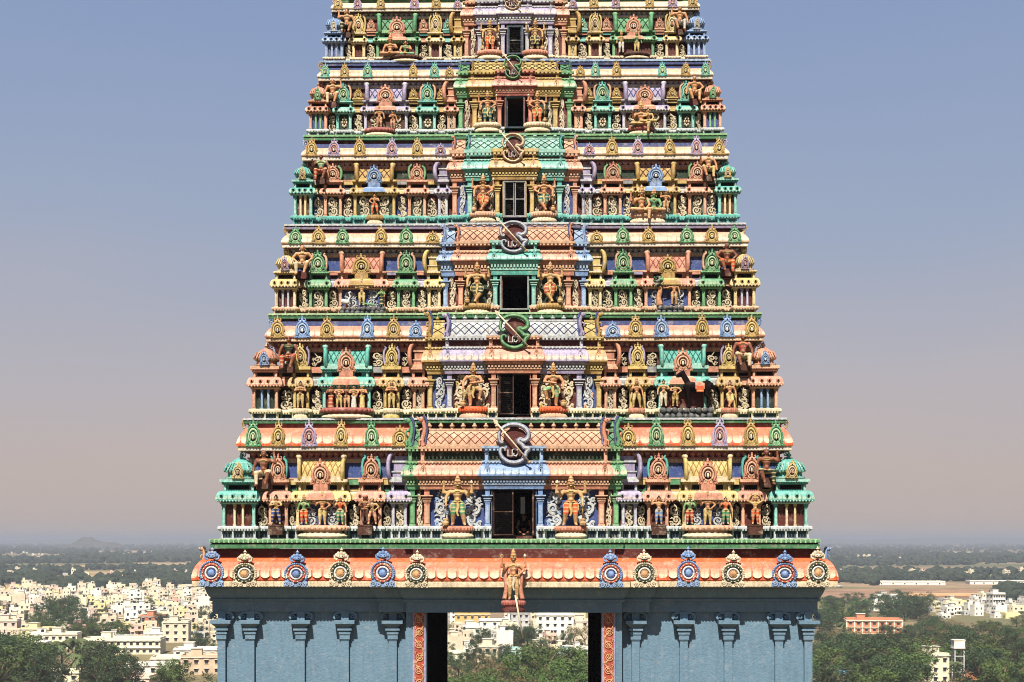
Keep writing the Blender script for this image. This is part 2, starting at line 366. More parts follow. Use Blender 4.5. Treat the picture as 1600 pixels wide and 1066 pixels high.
def scroll_mesh(kind, c, c2):
    """vine scroll relief filling a panel 1 wide and 1.6 high"""
    def fn():
        rnd = random.Random(kind * 17 + 3); mb = MB()
        if kind == 5:      # eight-petalled flower
            for i in range(8):
                t = 2 * math.pi * i / 8
                mb.ball((0.3 * math.cos(t), -0.03, 0.8 + 0.42 * math.sin(t)), (0.14, 0.05, 0.16), c, 7, 5)
            mb.ball((0, -0.06, 0.8), (0.13, 0.06, 0.14), c2, 8, 5)
            return mb.mesh('flower_relief')
        tiers = {0: 2, 1: 2, 2: 3, 3: 1, 4: 3}[kind]; sgn = 1 if kind % 2 == 0 else -1
        hgt = 1.6 / tiers
        spine = []
        for i in range(tiers * 2 + 1): spine.append((0.18 * sgn * (1 if i % 2 else -1) * (1 if i % 4 < 2 else 1), 1.6 * i / (tiers * 2)))
        sp = catmull(spine, 6)
        mb.ribbon(sp, [0.075 - 0.03 * i / len(sp) for i in range(len(sp))], 0.08, c)
        for i in range(tiers):
            s = sgn * (1 if i % 2 == 0 else -1); zc = hgt * (i + 0.5)
            rr = min(0.36, hgt * 0.46)
            q = spiral(0, 0, rr, 0.07, -math.pi * 0.55, 1.25, 20)
            mb.ribbon([(s * (x + 0.08), z + zc) for x, z in q], [0.105 - 0.05 * j / 20 for j in range(21)], 0.11, c)
            mb.ball((s * 0.08, -0.05, zc), (0.07, 0.05, 0.07), c2, 6, 4)
            for j in range(4):
                a = rnd.uniform(0, 6.28); r0 = rr * rnd.uniform(0.95, 1.1)
                x, z = s * 0.08 + r0 * math.cos(a), zc + r0 * math.sin(a)
                if abs(x) < 0.46 and 0.03 < z < 1.57:
                    b = a + rnd.choice((-1, 1)) * 0.9
                    mb.ribbon([(x, z), (x + 0.09 * math.cos(b), z + 0.09 * math.sin(b)), (x + 0.15 * math.cos(b + 0.7), z + 0.15 * math.sin(b + 0.7))], [0.035, 0.075, 0.015], 0.07, c)
            s2 = -s
            q = spiral(0, 0, rr * 0.5, 0.03, math.pi * 0.2, 1.3, 12)
            mb.ribbon([(s2 * (x + 0.28), z + zc - hgt * 0.36) for x, z in q], [0.06 - 0.025 * j / 12 for j in range(13)], 0.08, c2 if kind == 4 else c)
        for j in range(4):
            z = rnd.uniform(0.08, 1.5); s = rnd.choice((-1, 1))
            mb.ribbon([(s * 0.1, z), (s * 0.27, z + 0.05), (s * 0.4, z - 0.03)], [0.03, 0.07, 0.015], 0.06, c)
        return mb.mesh('scroll_relief')
    return cached(('sc', kind, c, c2), fn)
def finial_mesh(c):
    def fn():
        mb = MB()
        mb.lathe((0, 0, 0), [(0.30, 0), (0.34, 0.06), (0.2, 0.12), (0.24, 0.18), (0.46, 0.36), (0.42, 0.5), (0.2, 0.6), (0.24, 0.68), (0.1, 0.78), (0.0, 1.0)], c, 9)
        return mb.mesh('finial')
    return cached(('fin', c), fn)
def beast_mesh(c, c2):
    """upright crested beast closing the end of a vaulted roof; head turned towards +x, 1 high"""
    def fn():
        mb = MB()
        body = catmull([(-0.02, 0, 0.0), (0.03, 0, 0.18), (-0.04, 0, 0.40), (-0.06, 0, 0.60), (0.0, 0, 0.78), (0.06, 0, 0.86)], 5)
        n = len(body)
        mb.tube(body, [0.10 - 0.02 * i / n for i in range(n)], c, 8, 1.3)
        mb.tube(catmull([(-0.11, 0.05, 0.0), (-0.13, 0.05, 0.3), (-0.17, 0.05, 0.6), (-0.10, 0.05, 0.9), (0.0, 0.05, 0.97)], 4), [0.05] * 16 + [0.02], c2, 6, 1.6)
        mb.ball((0.08, -0.03, 0.86), (0.12, 0.13, 0.10), c, 9, 6)
        mb.tube([(0.12, -0.04, 0.86), (0.22, -0.05, 0.88), (0.28, -0.05, 0.95)], [0.07, 0.05, 0.02], c, 7)
        mb.tube([(0.12, -0.04, 0.81), (0.22, -0.05, 0.79)], [0.05, 0.02], c2, 6)
        mb.ball((0.13, -0.14, 0.90), 0.03, 'white', 6, 4); mb.ball((0.135, -0.165, 0.90), 0.015, 'black', 5, 4)
        for i in range(4):
            mb.tube([(0.02 - 0.04 * i, -0.02, 0.93 - 0.05 * i), (-0.06 - 0.05 * i, -0.02, 1.0 - 0.08 * i)], [0.035, 0.005], c2, 5)
        mb.tube(catmull([(0.04, -0.06, 0.55), (0.15, -0.1, 0.5), (0.14, -0.12, 0.38)], 4), [0.045, 0.04, 0.04, 0.035, 0.035, 0.03, 0.03, 0.03, 0.03], c, 6)
        mb.tube(catmull([(0.02, -0.06, 0.2), (0.14, -0.1, 0.16), (0.13, -0.12, 0.02)], 4), [0.06, 0.055, 0.05, 0.045, 0.04, 0.04, 0.04, 0.04, 0.05], c, 6)
        return mb.mesh('crested_beast')
    return cached(('beast', c, c2), fn)
def curl_mesh(c, c2):
    """curled leaf standing at the corner of a cornice, 1 high, curling towards +x"""
    def fn():
        mb = MB()
        mb.ribbon([(x, z) for x, z in spiral(0.08, 0.52, 0.46, 0.06, -math.pi * 0.5, 1.5, 22)], [0.11 - 0.06 * i / 22 for i in range(23)], 0.16, c, 0.08)
        mb.tube([(0.0, 0.0, 0.0), (0.05, 0, 0.12)], [0.2, 0.14], c2, 8)
        for i in range(5):
            a = 0.2 + i * 0.5
            mb.ball((0.08 + 0.48 * math.cos(a), 0, 0.52 + 0.48 * math.sin(a)), 0.085, c2, 6, 4)
        mb.ball((0.08, -0.05, 0.52), 0.1, c2, 7, 5)
        return mb.mesh('corner_curl')
    return cached(('curl', c, c2), fn)
def pilaster_mesh(c, hi, kind=1):
    """kind 1: full column with tiered capital, 1 wide (shaft .62) and 1 high; kind 0: plain post"""
    def fn():
        mb = MB()
        if kind == 0:
            mb.box(-0.5, 0.5, -0.5, 0.5, 0, 0.07, hi); mb.box(-0.40, 0.40, -0.40, 0.40, 0.07, 0.9, c)
            mb.box(-0.26, 0.26, -0.47, -0.40, 0.1, 0.87, hi); mb.box(-0.55, 0.55, -0.55, 0.55, 0.9, 1.0, c)
        else:
            mb.box(-0.36, 0.36, -0.36, 0.36, 0, 0.62, c); mb.box(-0.44, 0.44, -0.44, 0.44, 0, 0.05, hi)
            mb.box(-0.24, 0.24, -0.40, -0.36, 0.07, 0.55, hi)
            for z0, z1, w, cc in ((0.55, 0.58, 0.42, hi), (0.62, 0.66, 0.50, c), (0.66, 0.685, 0.62, hi), (0.685, 0.72, 0.48, c), (0.72, 0.745, 0.72, hi), (0.745, 0.78, 0.55, c), (0.80, 0.83, 0.98, hi)):
                mb.box(-w / 1.2, w / 1.2, -w / 1.2, w / 1.2, z0, z1, cc)
            mb.frus(0, 0, 0.765, 0.80, 0.45, 0.45, 0.8, 0.8, c)
            mb.box(-0.34, 0.34, -0.34, 0.34, 0.83, 1.0, c)
        return mb.mesh('pilaster')
    return cached(('pil', c, hi, kind), fn)
# ------------------------------------------------------------------ the tower's measures (rows and half-widths read off the photograph)
TP = [
 dict(Y=0.90, q=1.00, y=(842, 830, 822, 788, 767, 757, 749, 712, 714, 705, 697, 668, 661, 655), led=472, corn=434,
      kuta=(458, 404), p1=(386, 354), sala=(342, 262), p2=(242, 207), half=(193, 167), UO=166, UM=146, UW=46, pil=(159, 136, 41), win=(34, 762, 838),
      cy=(765, 745, 726, 721, 706, 698, 673, 660),
      col=dict(kuta='teal', kn='yellow', kp='maroon', p='salmon', aur='teal', sala='yellow', sn='salmon', half='lilac', O='green', M='salmon', W='blue', corn=('orange', 'cream'), frz='rose', led=('green', 'pwhite'), rail='pwhite', pl='slate',
               att='navy', beam='peach', scal='rose', lip='cream', gap=('yellow', 'green'), niche='navy', sc='bone', em='lilac', fins=('green', 'salmon'))),
 dict(Y=1.55, q=0.88, y=(655, 647, 639, 608, 589, 581, 572, 540, 541, 534, 527, 508, 500, 492), led=421, corn=390,
      kuta=(411, 369), p1=(348, 321), sala=(301, 224), p2=(206, 179), half=(160, 140), UO=136, UM=108, UW=40, pil=(132, 101, 32), win=(25, 580, 650),
      cy=(585, 567, 547, 543, 533, 527, 503, 493),
      col=dict(kuta='salmon', kn='blue', kp='dkgreen', p='gold', aur='lilac', sala='teal', sn='salmon', half='salmon', O='gold', M='lilac', W='salmon', corn=('salmon', 'cream'), frz='indigo', led=('green', 'pwhite'), rail='cream', pl='slate',
               att='scroll', beam='salmon', scal='rose', lip='peach', gap=('salmon', 'grey'), niche='maroon', sc='bone', em='green', fins=('gold', 'lilac'))),
 dict(Y=2.15, q=0.78, y=(492, 486, 480, 452, 436, 428, 424, 394, 393, 387, 380, 363, 359, 353), led=383, corn=365,
      kuta=(376, 341), p1=(323, 292), sala=(276, 202), p2=(185, 155), half=(137, 115), UO=114, UM=92, UW=36, pil=(108, 84, 30), win=(22, 426, 486),
      cy=(432, 410, 398, 393, 386, 379, 358, 351),
      col=dict(kuta='yellow', kn='lilac', kp='maroon', p='green', aur='peach', sala='salmon', sn='gold', half='yellow', O='blue', M='salmon', W='teal', corn=('peach', 'cream'), frz='maroon', led=('green', 'pgreen'), rail='peach', pl='rose',
               att='navy', beam='peach', scal='grey', lip='cream', gap=('salmon', 'lilac'), niche='dkgreen', sc='bone', em='lilac', fins=('blue', 'salmon'))),
 dict(Y=2.70, q=0.74, y=(353, 344, 337, 305, 293, 286, 281, 256, 257, 251, 243, 229, 222, 214), led=358, corn=334,
      kuta=(347, 316), p1=(300, 270), sala=(253, 186), p2=(168, 138), half=(121, 104), UO=99, UM=76, UW=34, pil=(94, 70, 27), win=(18, 285, 342),
      cy=(284, 268, 254, 251, 246, 236, 219, 210),
      col=dict(kuta='teal', kn='yellow', kp='brown', p='salmon', aur='lgreen', sala='gold', sn='blue', half='lilac', O='salmon', M='teal', W='gold', corn=('peach', 'cream'), frz='indigo', led=('lilac', 'pwhite'), rail='teal', pl='dteal',
               att='dkgreen', beam='salmon', scal='pink', lip='cream', gap=('yellow', 'grey'), niche='maroon', sc='bone', em='peach', fins=('salmon', 'teal'))),
 dict(Y=3.20, q=0.64, y=(214, 207, 202, 177, 166, 160, 157, 130, 130, 126, 120, 107, 103, 98), led=329, corn=309,
      kuta=(323, 293), p1=(281, 255), sala=(237, 167), p2=(151, 123), half=(107, 92), UO=90, UM=70, UW=29, pil=(85, 63, 24), win=(15, 153, 203),
      cy=(153, 140, 127, 124, 118, 113, 101, 95),
      col=dict(kuta='salmon', kn='green', kp='navy', p='teal', aur='peach', sala='lilac', sn='salmon', half='salmon', O='green', M='gold', W='rose', corn=('peach', 'cream'), frz='navy', led=('green', 'lgreen'), rail='pwhite', pl='slate',
               att='niche', beam='cream', scal='lilac', lip='cream', gap=('yellow', 'gold'), niche='dkgreen', sc='bone', em='green', fins=('green', 'gold'))),
 dict(Y=3.65, q=0.56, y=(98, 93, 89, 67, 58, 53, 50, 22, 22, 18, 13, 2, -1, -6), led=303, corn=288,
      kuta=(298, 268), p1=(256, 234), sala=(218, 151), p2=(136, 114), half=(97, 82), UO=80, UM=60, UW=24, pil=(76, 55, 19), win=(12, 43, 88),
      cy=(40, 27, 15, 12, 7, 3, -9, -14),
      col=dict(kuta='blue', kn='lblue', kp='indigo', p='yellow', aur='yellow', sala='green', sn='salmon', half='gold', O='salmon', M='lilac', W='lilac', corn=('cream', 'cream'), frz='green', led=('indigo', 'lblue'), rail='cream', pl='rose',
               att='niche', beam='cream', scal='grey', lip='cream', gap=('salmon', 'teal'), niche='maroon', sc='bone', em='peach', fins=('salmon', 'lilac'))),
]
KUDU = [
 ([408, 369, 320, 271, 222, 178], 26, ['green', 'gold', 'lilac', 'gold', 'green', 'gold']),
 ([370, 331, 293, 230, 189, 154], 25, ['gold', 'blue', 'gold', 'blue', 'gold', 'blue']),
 ([343, 307, 269, 209, 169, 128], 24, ['green', 'gold', 'green', 'gold', 'green', 'gold']),
 ([318, 283, 242, 192, 152, 116], 20, ['gold', 'lilac', 'gold', 'lilac', 'gold', 'lilac']),
 ([297, 266, 230, 159, 126, 102], 16, ['teal', 'gold', 'teal', 'gold', 'teal', 'gold']),
 ([277, 246, 210, 157, 123, 90], 16, ['gold', 'lilac', 'gold', 'lilac', 'gold', 'lilac']),
]
ACC = dict(green=('pgreen', 'bone'), gold=('yellow', 'bone'), lilac=('pink', 'bone'), blue=('lblue', 'white'), teal=('pgreen', 'bone'), salmon=('peach', 'bone'), yellow=('cream', 'salmon'), orange=('peach', 'bone'))
HI = dict(teal='lteal', salmon='peach', yellow='cream', green='lgreen', blue='lblue', gold='yellow', lilac='pwhite', orange='salmon', rose='salmon', grey='pwhite', pwhite='white', peach='cream', cream='white', slate='grey', indigo='blue', dteal='teal')
hi = lambda c: HI.get(c, c)
TZ0 = -13.0
tower = mk('temple_tower', None, None, (0, 7.0, TZ0))
tag(tower, 'tall many-tiered painted temple gateway tower crowded with sculpture on a grey-blue base', 'temple tower')
def lattice(mb, x0, x1, surf, pitch, w, c):
    """crossing raised ribs on a curved roof; surf(t) -> (y, z) for t 0..1"""
    (ya, za), (yb, zb) = surf(0.0), surf(1.0)
    H = abs(zb - za); n = max(1, int((x1 - x0) / pitch)); p = (x1 - x0) / n
    for s in (-1, 1):
        for i in range(-3, n + 3):
            xa = x0 + p * i if s > 0 else x0 + p * (i + 1)
            pts = []
            for j in range(6):
                t = j / 5.0; x = xa + s * p * t * 1.6
                if x0 <= x <= x1: pts.append((x,) + tuple(surf(t)))
            if len(pts) < 2: continue
            vs = []
            for x, y, z in pts: vs += [(x - w, y - 0.004, z), (x, y - w * 1.1, z + w * 0.3), (x + w, y - 0.004, z)]
            fs = []
            for j in range(len(pts) - 1):
                for a in (0, 1): fs.append((3 * j + a, 3 * j + a + 1, 3 * j + a + 4, 3 * j + a + 3))
            mb.add(vs, fs, c)
def dentils(mb, x0, x1, y0, y1, z0, z1, pitch, c, fill=0.55):
    n = max(1, int((x1 - x0) / pitch)); p = (x1 - x0) / n
    for i in range(n): mb.box(x0 + p * (i + 0.5 - fill / 2), x0 + p * (i + 0.5 + fill / 2), y0, y1, z0, z1, c)
def kap_prof(z0, z1, out, lip):
    """rounded eave: from the wall out to the lip and up over the curve"""
    h = z1 - z0; pts = [(0.0, z0), (out * 0.92, z0), (out, z0 + lip * 0.15), (out, z0 + lip)]
    for i in range(1, 7):
        a = i / 6 * math.pi / 2
        pts.append((out - out * 0.9 * (1 - math.cos(a)) if False else out * (0.97 - 0.85 * (i / 6) ** 1.7), z0 + lip + (h - lip) * (math.sin(a) * 0.75 + 0.25 * i / 6)))
    pts.append((0.0, z1))
    return pts
def upath(x0, x1, yf, yb): return [(x0, yb), (x0, yf), (x1, yf), (x1, yb)]
LAT = dict(yellow='gold', teal='dteal', salmon='rose', gold='brown', lilac='indigo', green='dkgreen', blue='indigo')
def build_tier(k):
    T = TP[k]; Y, q, C = T['Y'], T['q'], T['col']; s = (DIST + Y - 0.4 * q) / F
    rows = T['y']; Z = lambda r: (HOR - r) * s
    zL, zP, zR, zW, zK, zN, zB, zT, zS0, zS1, zCb, zCt, zF, zL2 = [Z(r) for r in rows]
    c0 = T['cy']; zc = [Z(r) for r in c0]
    ww, wy0, wy1 = T['win']; xw = ww * s; zw1, zw0 = Z(wy0), Z(wy1)
    back = 14.0 - Y
    par = tower
    # ---- wall core with the window shaft
    W = (T['kuta'][0] - 6) * s
    mb = MB(); zb, zt = zL - 0.35 * q, zL2 - 0.05
    W2 = T['corn'] * s - 0.62 * q
    for sd in (-1, 1):
        mb.box(sd * W, sd * xw, Y, back, zb, zB, C['niche'] if C['niche'] != 'navy' else 'maroon'); mb.box(sd * W2, sd * xw, Y, back, zB, zt, 'maroon')
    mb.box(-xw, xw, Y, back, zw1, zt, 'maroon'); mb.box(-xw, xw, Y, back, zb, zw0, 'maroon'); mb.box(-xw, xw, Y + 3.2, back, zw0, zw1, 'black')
    wall = mb.build('tier_wall', par)
    # ---- ledge the tier stands on
    def ledge(zl, half, yl, yc, xo, lo, hi_, th, q):
        mb = MB(); pth = [(-half, back), (-half, yl), (-xo, yl), (-xo, yc), (xo, yc), (xo, yl), (half, yl), (half, back)]
        mb.sweep(pth, [(-0.6 * q, zl), (0, zl), (0.0, zl - th * 0.42), (-0.07 * q, zl - th * 0.46), (-0.07 * q, zl - th * 0.55), (-0.02 * q, zl - th * 0.6), (-0.05 * q, zl - th), (-0.6 * q, zl - th)], [lo, hi_, lo, 'dark', 'dark', lo, lo])
        mb.add([(-half, yl, zl - 0.01), (half, yl, zl - 0.01), (half, back, zl - 0.01), (-half, back, zl - 0.01)], [(0, 1, 2, 3)], lo)
        o = mb.build('ledge', par)
        d = MB(); p = 7.5 * s
        for a, b, y in ((-half, -xo, yl), (-xo, xo, yc), (xo, half, yl)):
            n = max(1, int((b - a) / p))
            for i in range(n):
                x = a + (b - a) * (i + 0.5) / n; w = (b - a) / n * 0.36
                d.prism([(x - w, zl - th * 0.36), (x + w, zl - th * 0.36), (x + w, zl - th * 0.16), (x, zl - th * 0.05), (x - w, zl - th * 0.16)], y - 0.02 * q, y + 0.01, lo if k == 0 else hi_)
        e = d.build('leaf_row', o); e['kind'] = 'stuff'
    xo = (T['UO'] + 4) * s
    ledge(zL, T['led'] * s, Y - 1.05 * q, Y - 1.25 * q, xo, C['led'][0] if k else 'green', C['led'][1] if k else 'pgreen', (zL - Z(rows[0] + 15)) if k == 0 else (Z(rows[0]) - Z(rows[0] + 8)), q)
    if k == 5: ledge(zL2, 284 * s, Y + 0.35 - 0.5, Y + 0.35 - 0.6, 70 * s, 'green', 'pgreen', Z(0) - Z(7), 0.5)
    # ---- plinth rail, stepping in and out round the pavilions
    fr = dict(kuta=0.50, p1=0.35, sala=0.45, p2=0.35, half=0.35, O=0.50, M=0.65, W=0.85, gap=0.06)
    def steps(sd):
        seq = []
        prev = None
        for n in ('kuta', 'p1', 'sala', 'p2', 'half'):
            a, b = T[n]
            if prev is not None: seq.append((prev, a, fr['gap']))
            seq.append((a, b, fr[n])); prev = b
        seq.append((prev, T['UO'], fr['gap'])) if prev > T['UO'] + 1 else None
        seq += [(T['UO'], T['UM'], fr['O']), (T['UM'], T['UW'] + 2, fr['M']), (T['UW'] + 2, ww + 1, fr['W'])]
        pts = [(-(T['kuta'][0]) * s, back)]
        for a, b, f in seq: pts += [(-a * s, Y - f * q), (-b * s, Y - f * q)]
        out = [pts[0]]
        for p in pts[1:]:
            if abs(p[0] - out[-1][0]) + abs(p[1] - out[-1][1]) > 1e-4: out.append(p)
        return out if sd < 0 else [(-x, y) for x, y in out[::-1]], seq
    for sd in (-1, 1):
        pth, seq = steps(sd)
        mb = MB(); h = zR - zP
        mb.sweep(pth, [(-0.3 * q, zR), (0.10 * q, zR), (0.13 * q, zR - 0.3 * h), (0.13 * q, zR - 0.62 * h), (0.05 * q, zR - h), (-0.3 * q, zR - h)], [C['rail'], C['rail'], C['rail'], C['rail'], C['pl']])
        mb.sweep(pth, [(-0.02 * q, zP), (-0.02 * q, zL - 0.02)], C['pl'], False)
        mb.sweep(pth, [(-0.1, zL + 0.12 * (zP - zL)), (0.05 * q, zL + 0.12 * (zP - zL)), (0.05 * q, zL), (-0.1, zL)], C['rail'], False)
        pl = mb.build('plinth', par)
        d = MB()
        for a, b, f in seq:
            x0, x1 = sorted((sd * a * s, sd * b * s)); y = Y - f * q
            dentils(d, x0, x1, y - 0.16 * q, y - 0.1 * q, zR - 0.92 * h, zR - 0.55 * h, 4.2 * s, C['rail'], 0.5)
            n = max(2, int(round((b - a) / (-18.0))) if b > a else int(round((a - b) / 17.0)) + 1)
            if a - b > 12:
                for i in range(n):
                    x = x0 + 1.5 * s + (x1 - x0 - 3 * s) * i / (n - 1)
                    mk('plinth_post', cached(('pp', C['rail']), lambda: _post(C['rail'])), pl, (x, y, zL), (0, 0, 0), (3.2 * s, 0.12 * q, zP - zL))
        e = d.build('dentil_row', pl); e['kind'] = 'stuff'
    pw = 6.2 * s * (0.7 + 0.3 * q)
    # ---- pavilions
    def body(name, sd, key, col, panel, inner=None, neckc=None):
        a, b = T[key]; x0, x1 = sorted((sd * a * s, sd * b * s)); yf = Y - fr[key] * q; h = zK - zW
        mb = MB()
        pb = MB(); pb.box(x0 + pw * 0.4, x1 - pw * 0.4, yf + 0.17 * q, Y + 0.1, zR, zW, panel)
        mb.sweep(upath(x0, x1, yf, Y), [(-0.3 * q, zW), (0.03 * q, zW), (0.06 * q, zW + 0.12 * h), (0.0, zW + 0.14 * h), (0.0, zW + 0.26 * h), (-0.3 * q, zW + 0.26 * h)], [col, hi(col), col, 'maroon', col])
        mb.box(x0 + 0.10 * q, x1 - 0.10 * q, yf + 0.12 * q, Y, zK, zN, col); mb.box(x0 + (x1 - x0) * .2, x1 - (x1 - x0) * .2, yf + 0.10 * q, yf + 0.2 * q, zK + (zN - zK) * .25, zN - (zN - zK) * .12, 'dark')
        mb.box(x0 + 0.02 * q, x1 - 0.02 * q, yf - 0.02 * q, Y, zN, zN + (zB - zN) * 0.45, col); mb.box(x0 - 0.05 * q, x1 + 0.05 * q, yf - 0.09 * q, Y, zN + (zB - zN) * 0.45, zB, hi(col))
        o = mb.build(name, par); pb.build('panel', o)
        pe = f'pavilion_eave_paint_{k}_{col}'; cornice_mat(pe, zW + 0.24 * h, zK, PAINT[col], tuple(.45 * a_ + .55 * b_ for a_, b_ in zip(PAINT[col], PAINT['cream'])), 7.5 * s * (0.5 + 0.5 * q))  # petal paint, with cream mixed into the lower eave as a painted highlight
        kb = MB(); kb.sweep(upath(x0, x1, yf, Y), kap_prof(zW + 0.24 * h, zK, 0.20 * q, 0.16 * h), [col, hi(col), pe])
        for x in ([x0 + 1.5 * s, x1 - 1.5 * s] + ([x0 + (x1 - x0) * 0.36, x0 + (x1 - x0) * 0.64] if key == 'kuta' else [])):
            kb.ball((x, yf - 0.16 * q, zW + 0.62 * h), (3.6 * s, 0.08 * q, 4.2 * s * (0.6 + 0.4 * q)), col, 8, 5); kb.ball((x, yf - 0.22 * q, zW + 0.62 * h), (1.7 * s, 0.05 * q, 2.0 * s), 'dark', 6, 4)
        kb.build('eave', o)
        bd = MB(); nb = max(3, int((x1 - x0 + 0.36 * q) / (4.6 * s)))
        for i in range(nb): bd.ball((x0 - 0.18 * q + (x1 - x0 + 0.36 * q) * (i + .5) / nb, yf - 0.19 * q, zW + 0.22 * h), (1.5 * s, 1.5 * s, 2.0 * s), hi(col), 5, 3)
        for i in range(nb): bd.ball((x0 + (x1 - x0) * (i + .5) / nb, yf - 0.085 * q, zN + (zB - zN) * 0.42), (1.5 * s, 1.2 * s, 1.3 * s), col, 5, 3)
        e = bd.build('bead_row', o); e['kind'] = 'stuff'
        d = MB(); dentils(d, x0 - 0.1 * q, x1 + 0.1 * q, yf - 0.13 * q, yf, zW + 0.14 * h, zW + 0.235 * h, 3.6 * s, hi(col), 0.5); e = d.build('dentil_row', o); e['kind'] = 'stuff'
        for x in (x0 + pw * 0.55, x1 - pw * 0.55): mk('post', pilaster_mesh(col, hi(col), 0), o, (x, yf + pw * 0.5, zR), (0, 0, 0), (pw, pw, zW - zR))
        if inner:
            for t in (0.38, 0.62): mk('post', pilaster_mesh(inner, hi(inner), 0), o, (x0 + (x1 - x0) * t, yf + pw * 0.6, zR), (0, 0, 0), (pw * 0.72, pw, zW - zR))
        for t in ((0.1, 0.9) if key != 'sala' else (0.08, 0.36, 0.64, 0.92)):
            mk('neck_post', pilaster_mesh(neckc or col, hi(neckc or col), 0), o, (x0 + (x1 - x0) * t, yf + 0.1 * q, zK - 0.01), (0, 0, 0), (pw * 0.8, pw * 0.8, zN - zK + 0.02))
        return o, x0, x1, yf
    for sd in (-1, 1):
        # corner pavilion with a domed roof
        o, x0, x1, yf = body('corner_pavilion', sd, 'kuta', C['kuta'], C['kp'], C['kn'])
        hw = (x1 - x0) / 2 * 0.80; xc = (x0 + x1) / 2; H = zT - zB + 2 * s; yc = yf + hw * 0.95
        mb = MB(); prof = ((0, 0.92), (0.03, 1.10), (0.10, 1.12), (0.13, 0.94), (0.30, 0.90), (0.34, 1.10), (0.42, 1.14), (0.60, 0.98), (0.76, 0.80), (0.79, 0.66), (0.88, 0.56), (0.95, 0.34), (1.0, 0.24))
        N = 20; vs = []
        for z, r in prof:
            for i in range(N):
                a = 2 * math.pi * (i + 0.5) / N; e = 0.5
                cx, sy = math.cos(a), math.sin(a)
                vs.append((xc + hw * r * math.copysign(abs(cx) ** e, cx) * 0.98, yc + hw * r * math.copysign(abs(sy) ** e, sy) * 0.98, zB + H * 0.88 * z))
        for j in range(len(prof) - 1):
            for i in range(N): mb.f.append((j * N + i, j * N + (i + 1) % N, (j + 1) * N + (i + 1) % N, (j + 1) * N + i)); mb.m.append(mb.mi(hi(C['kuta']) if j in (0, 1, 4, 5, 8) else C['kuta'])); mb.smooth.append(False)
        mb.v = vs
        mb.build('dome', o)
        rb = MB()
        for i in range(9):
            xr = -0.88 + 1.76 * i / 8
            rb.tube([(xc + hw * r * xr * .99, yc - hw * r * 0.985 - 0.02, zB + H * 0.88 * z) for z, r in prof[5:9]], [1.2 * s, 1.3 * s, 1.1 * s, 0.8 * s], hi(C['kuta']) if i % 2 else C['kuta'], 5)
        e = rb.build('dome_ribs', o); e['kind'] = 'stuff'
        for dx in (-1, 1):
            mk('dome_curl', curl_mesh(C['kuta'], hi(C['kuta'])), o, (xc + dx * hw * 0.72, yf - 0.02, zB + H * 0.26), (0, 0, 0), (dx * hw * 0.42, hw * 0.4, H * 0.36))
        mk('gable_ornament', horseshoe_mesh(C['kn'], *ACC.get(C['kn'], ('cream', 'bone'))), o, (xc, yf - 0.10 * q, zB + 0.02), (0, 0, 0), (hw * 0.95, 0.6 * q, H * 0.72))
        fm = finial_mesh(hi(C['kuta'])); mk('finial', fm, o, (xc, yc, zB + H * 0.86), (0, 0, 0), (9 * s, 9 * s, 12 * s * (0.5 + 0.5 * q)))
        # narrow pavilions under horseshoe gables
        for key in ('p1', 'p2'):
            pc = C['p']
            o, x0, x1, yf = body('gabled_pavilion', sd, key, pc, 'maroon' if k in (0, 1, 5) else 'dkgreen', neckc=pc)
            xc = (x0 + x1) / 2; w = (x1 - x0); H = zT - zB + 4 * s
            for dx in (-1, 1):
                ab = MB(); ab.ribbon(catmull([(dx * 0.28, 0.02), (dx * 0.37, 0.18), (dx * 0.40, 0.45), (dx * 0.36, 0.70), (dx * 0.26, 0.82), (dx * 0.33, 0.90)], 5), [0.065] * 20 + [0.05] * 6, 0.12, C['aur'], 0.0)
                ab.build('gable_wing', o, loc=(xc, yf + 0.10 * q, zB), scale=(w * 1.05, 0.6 * q, H))
            mk('gable_ornament', horseshoe_mesh(pc if pc != 'gold' else 'yellow', *ACC.get(pc, ('cream', 'bone'))), o, (xc, yf + 0.0 * q, zB), (0, 0, 0), (w * 0.84, 0.7 * q, H))
            if k in (2, 3, 4):
                kind = 5 if k == 4 else (0 if (key == 'p1') == (sd < 0) else 1)
                mk('scroll_relief', scroll_mesh(kind, C['sc'], 'peach'), o, (xc, yf + 0.16 * q, zR + 0.02), (0, 0, 0), (w - 2.6 * pw, 0.9 * q, (zW - zR) * 0.96 / 1.6))
        # wide pavilion with a vaulted roof
        sc = C['sala']; o, x0, x1, yf = body('vaulted_pavilion', sd, 'sala', sc, {0: 'navy', 1: 'maroon', 2: 'navy', 3: 'dkgreen', 4: 'brown', 5: 'maroon'}[k])
        xc = (x0 + x1) / 2; in_ = 9.5 * s; H = (zT - zB) * 0.84; D = 0.42 * q
        surf = lambda t: (yf + 0.04 * q + D * (1 - math.cos(t * math.pi / 2)), zB + H * math.sin(t * math.pi / 2))
        mb = MB(); n = 8; vs = []
        for i in range(n + 1):
            y, z = surf(i / n); vs += [(x0 + in_, y, z), (x1 - in_, y, z)]
        mb.add(vs, [(2 * i, 2 * i + 1, 2 * i + 3, 2 * i + 2) for i in range(n)], sc)
        mb.box(x0 + in_, x1 - in_, surf(1)[0] - 0.01, Y + 0.05, zB, zB + H, sc)
        mb.box(x0 + in_ * 0.6, x1 - in_ * 0.6, yf - 0.03 * q, yf + 0.1 * q, zB + 0.001, zB + H * 0.14, hi(sc)); mb.box(x0 + in_, x1 - in_, surf(1)[0] - 0.06 * q, surf(1)[0] + 0.1, zB + H * 0.985, zB + H * 1.06, hi(sc))
        rf = mb.build('vaulted_roof', o)
        d = MB(); lattice(d, x0 + in_, x1 - in_, lambda t: surf(0.12 + 0.8 * t), 8 * s, 0.85 * s, LAT.get(sc, 'maroon')); e = d.build('lattice', o); e['kind'] = 'stuff'
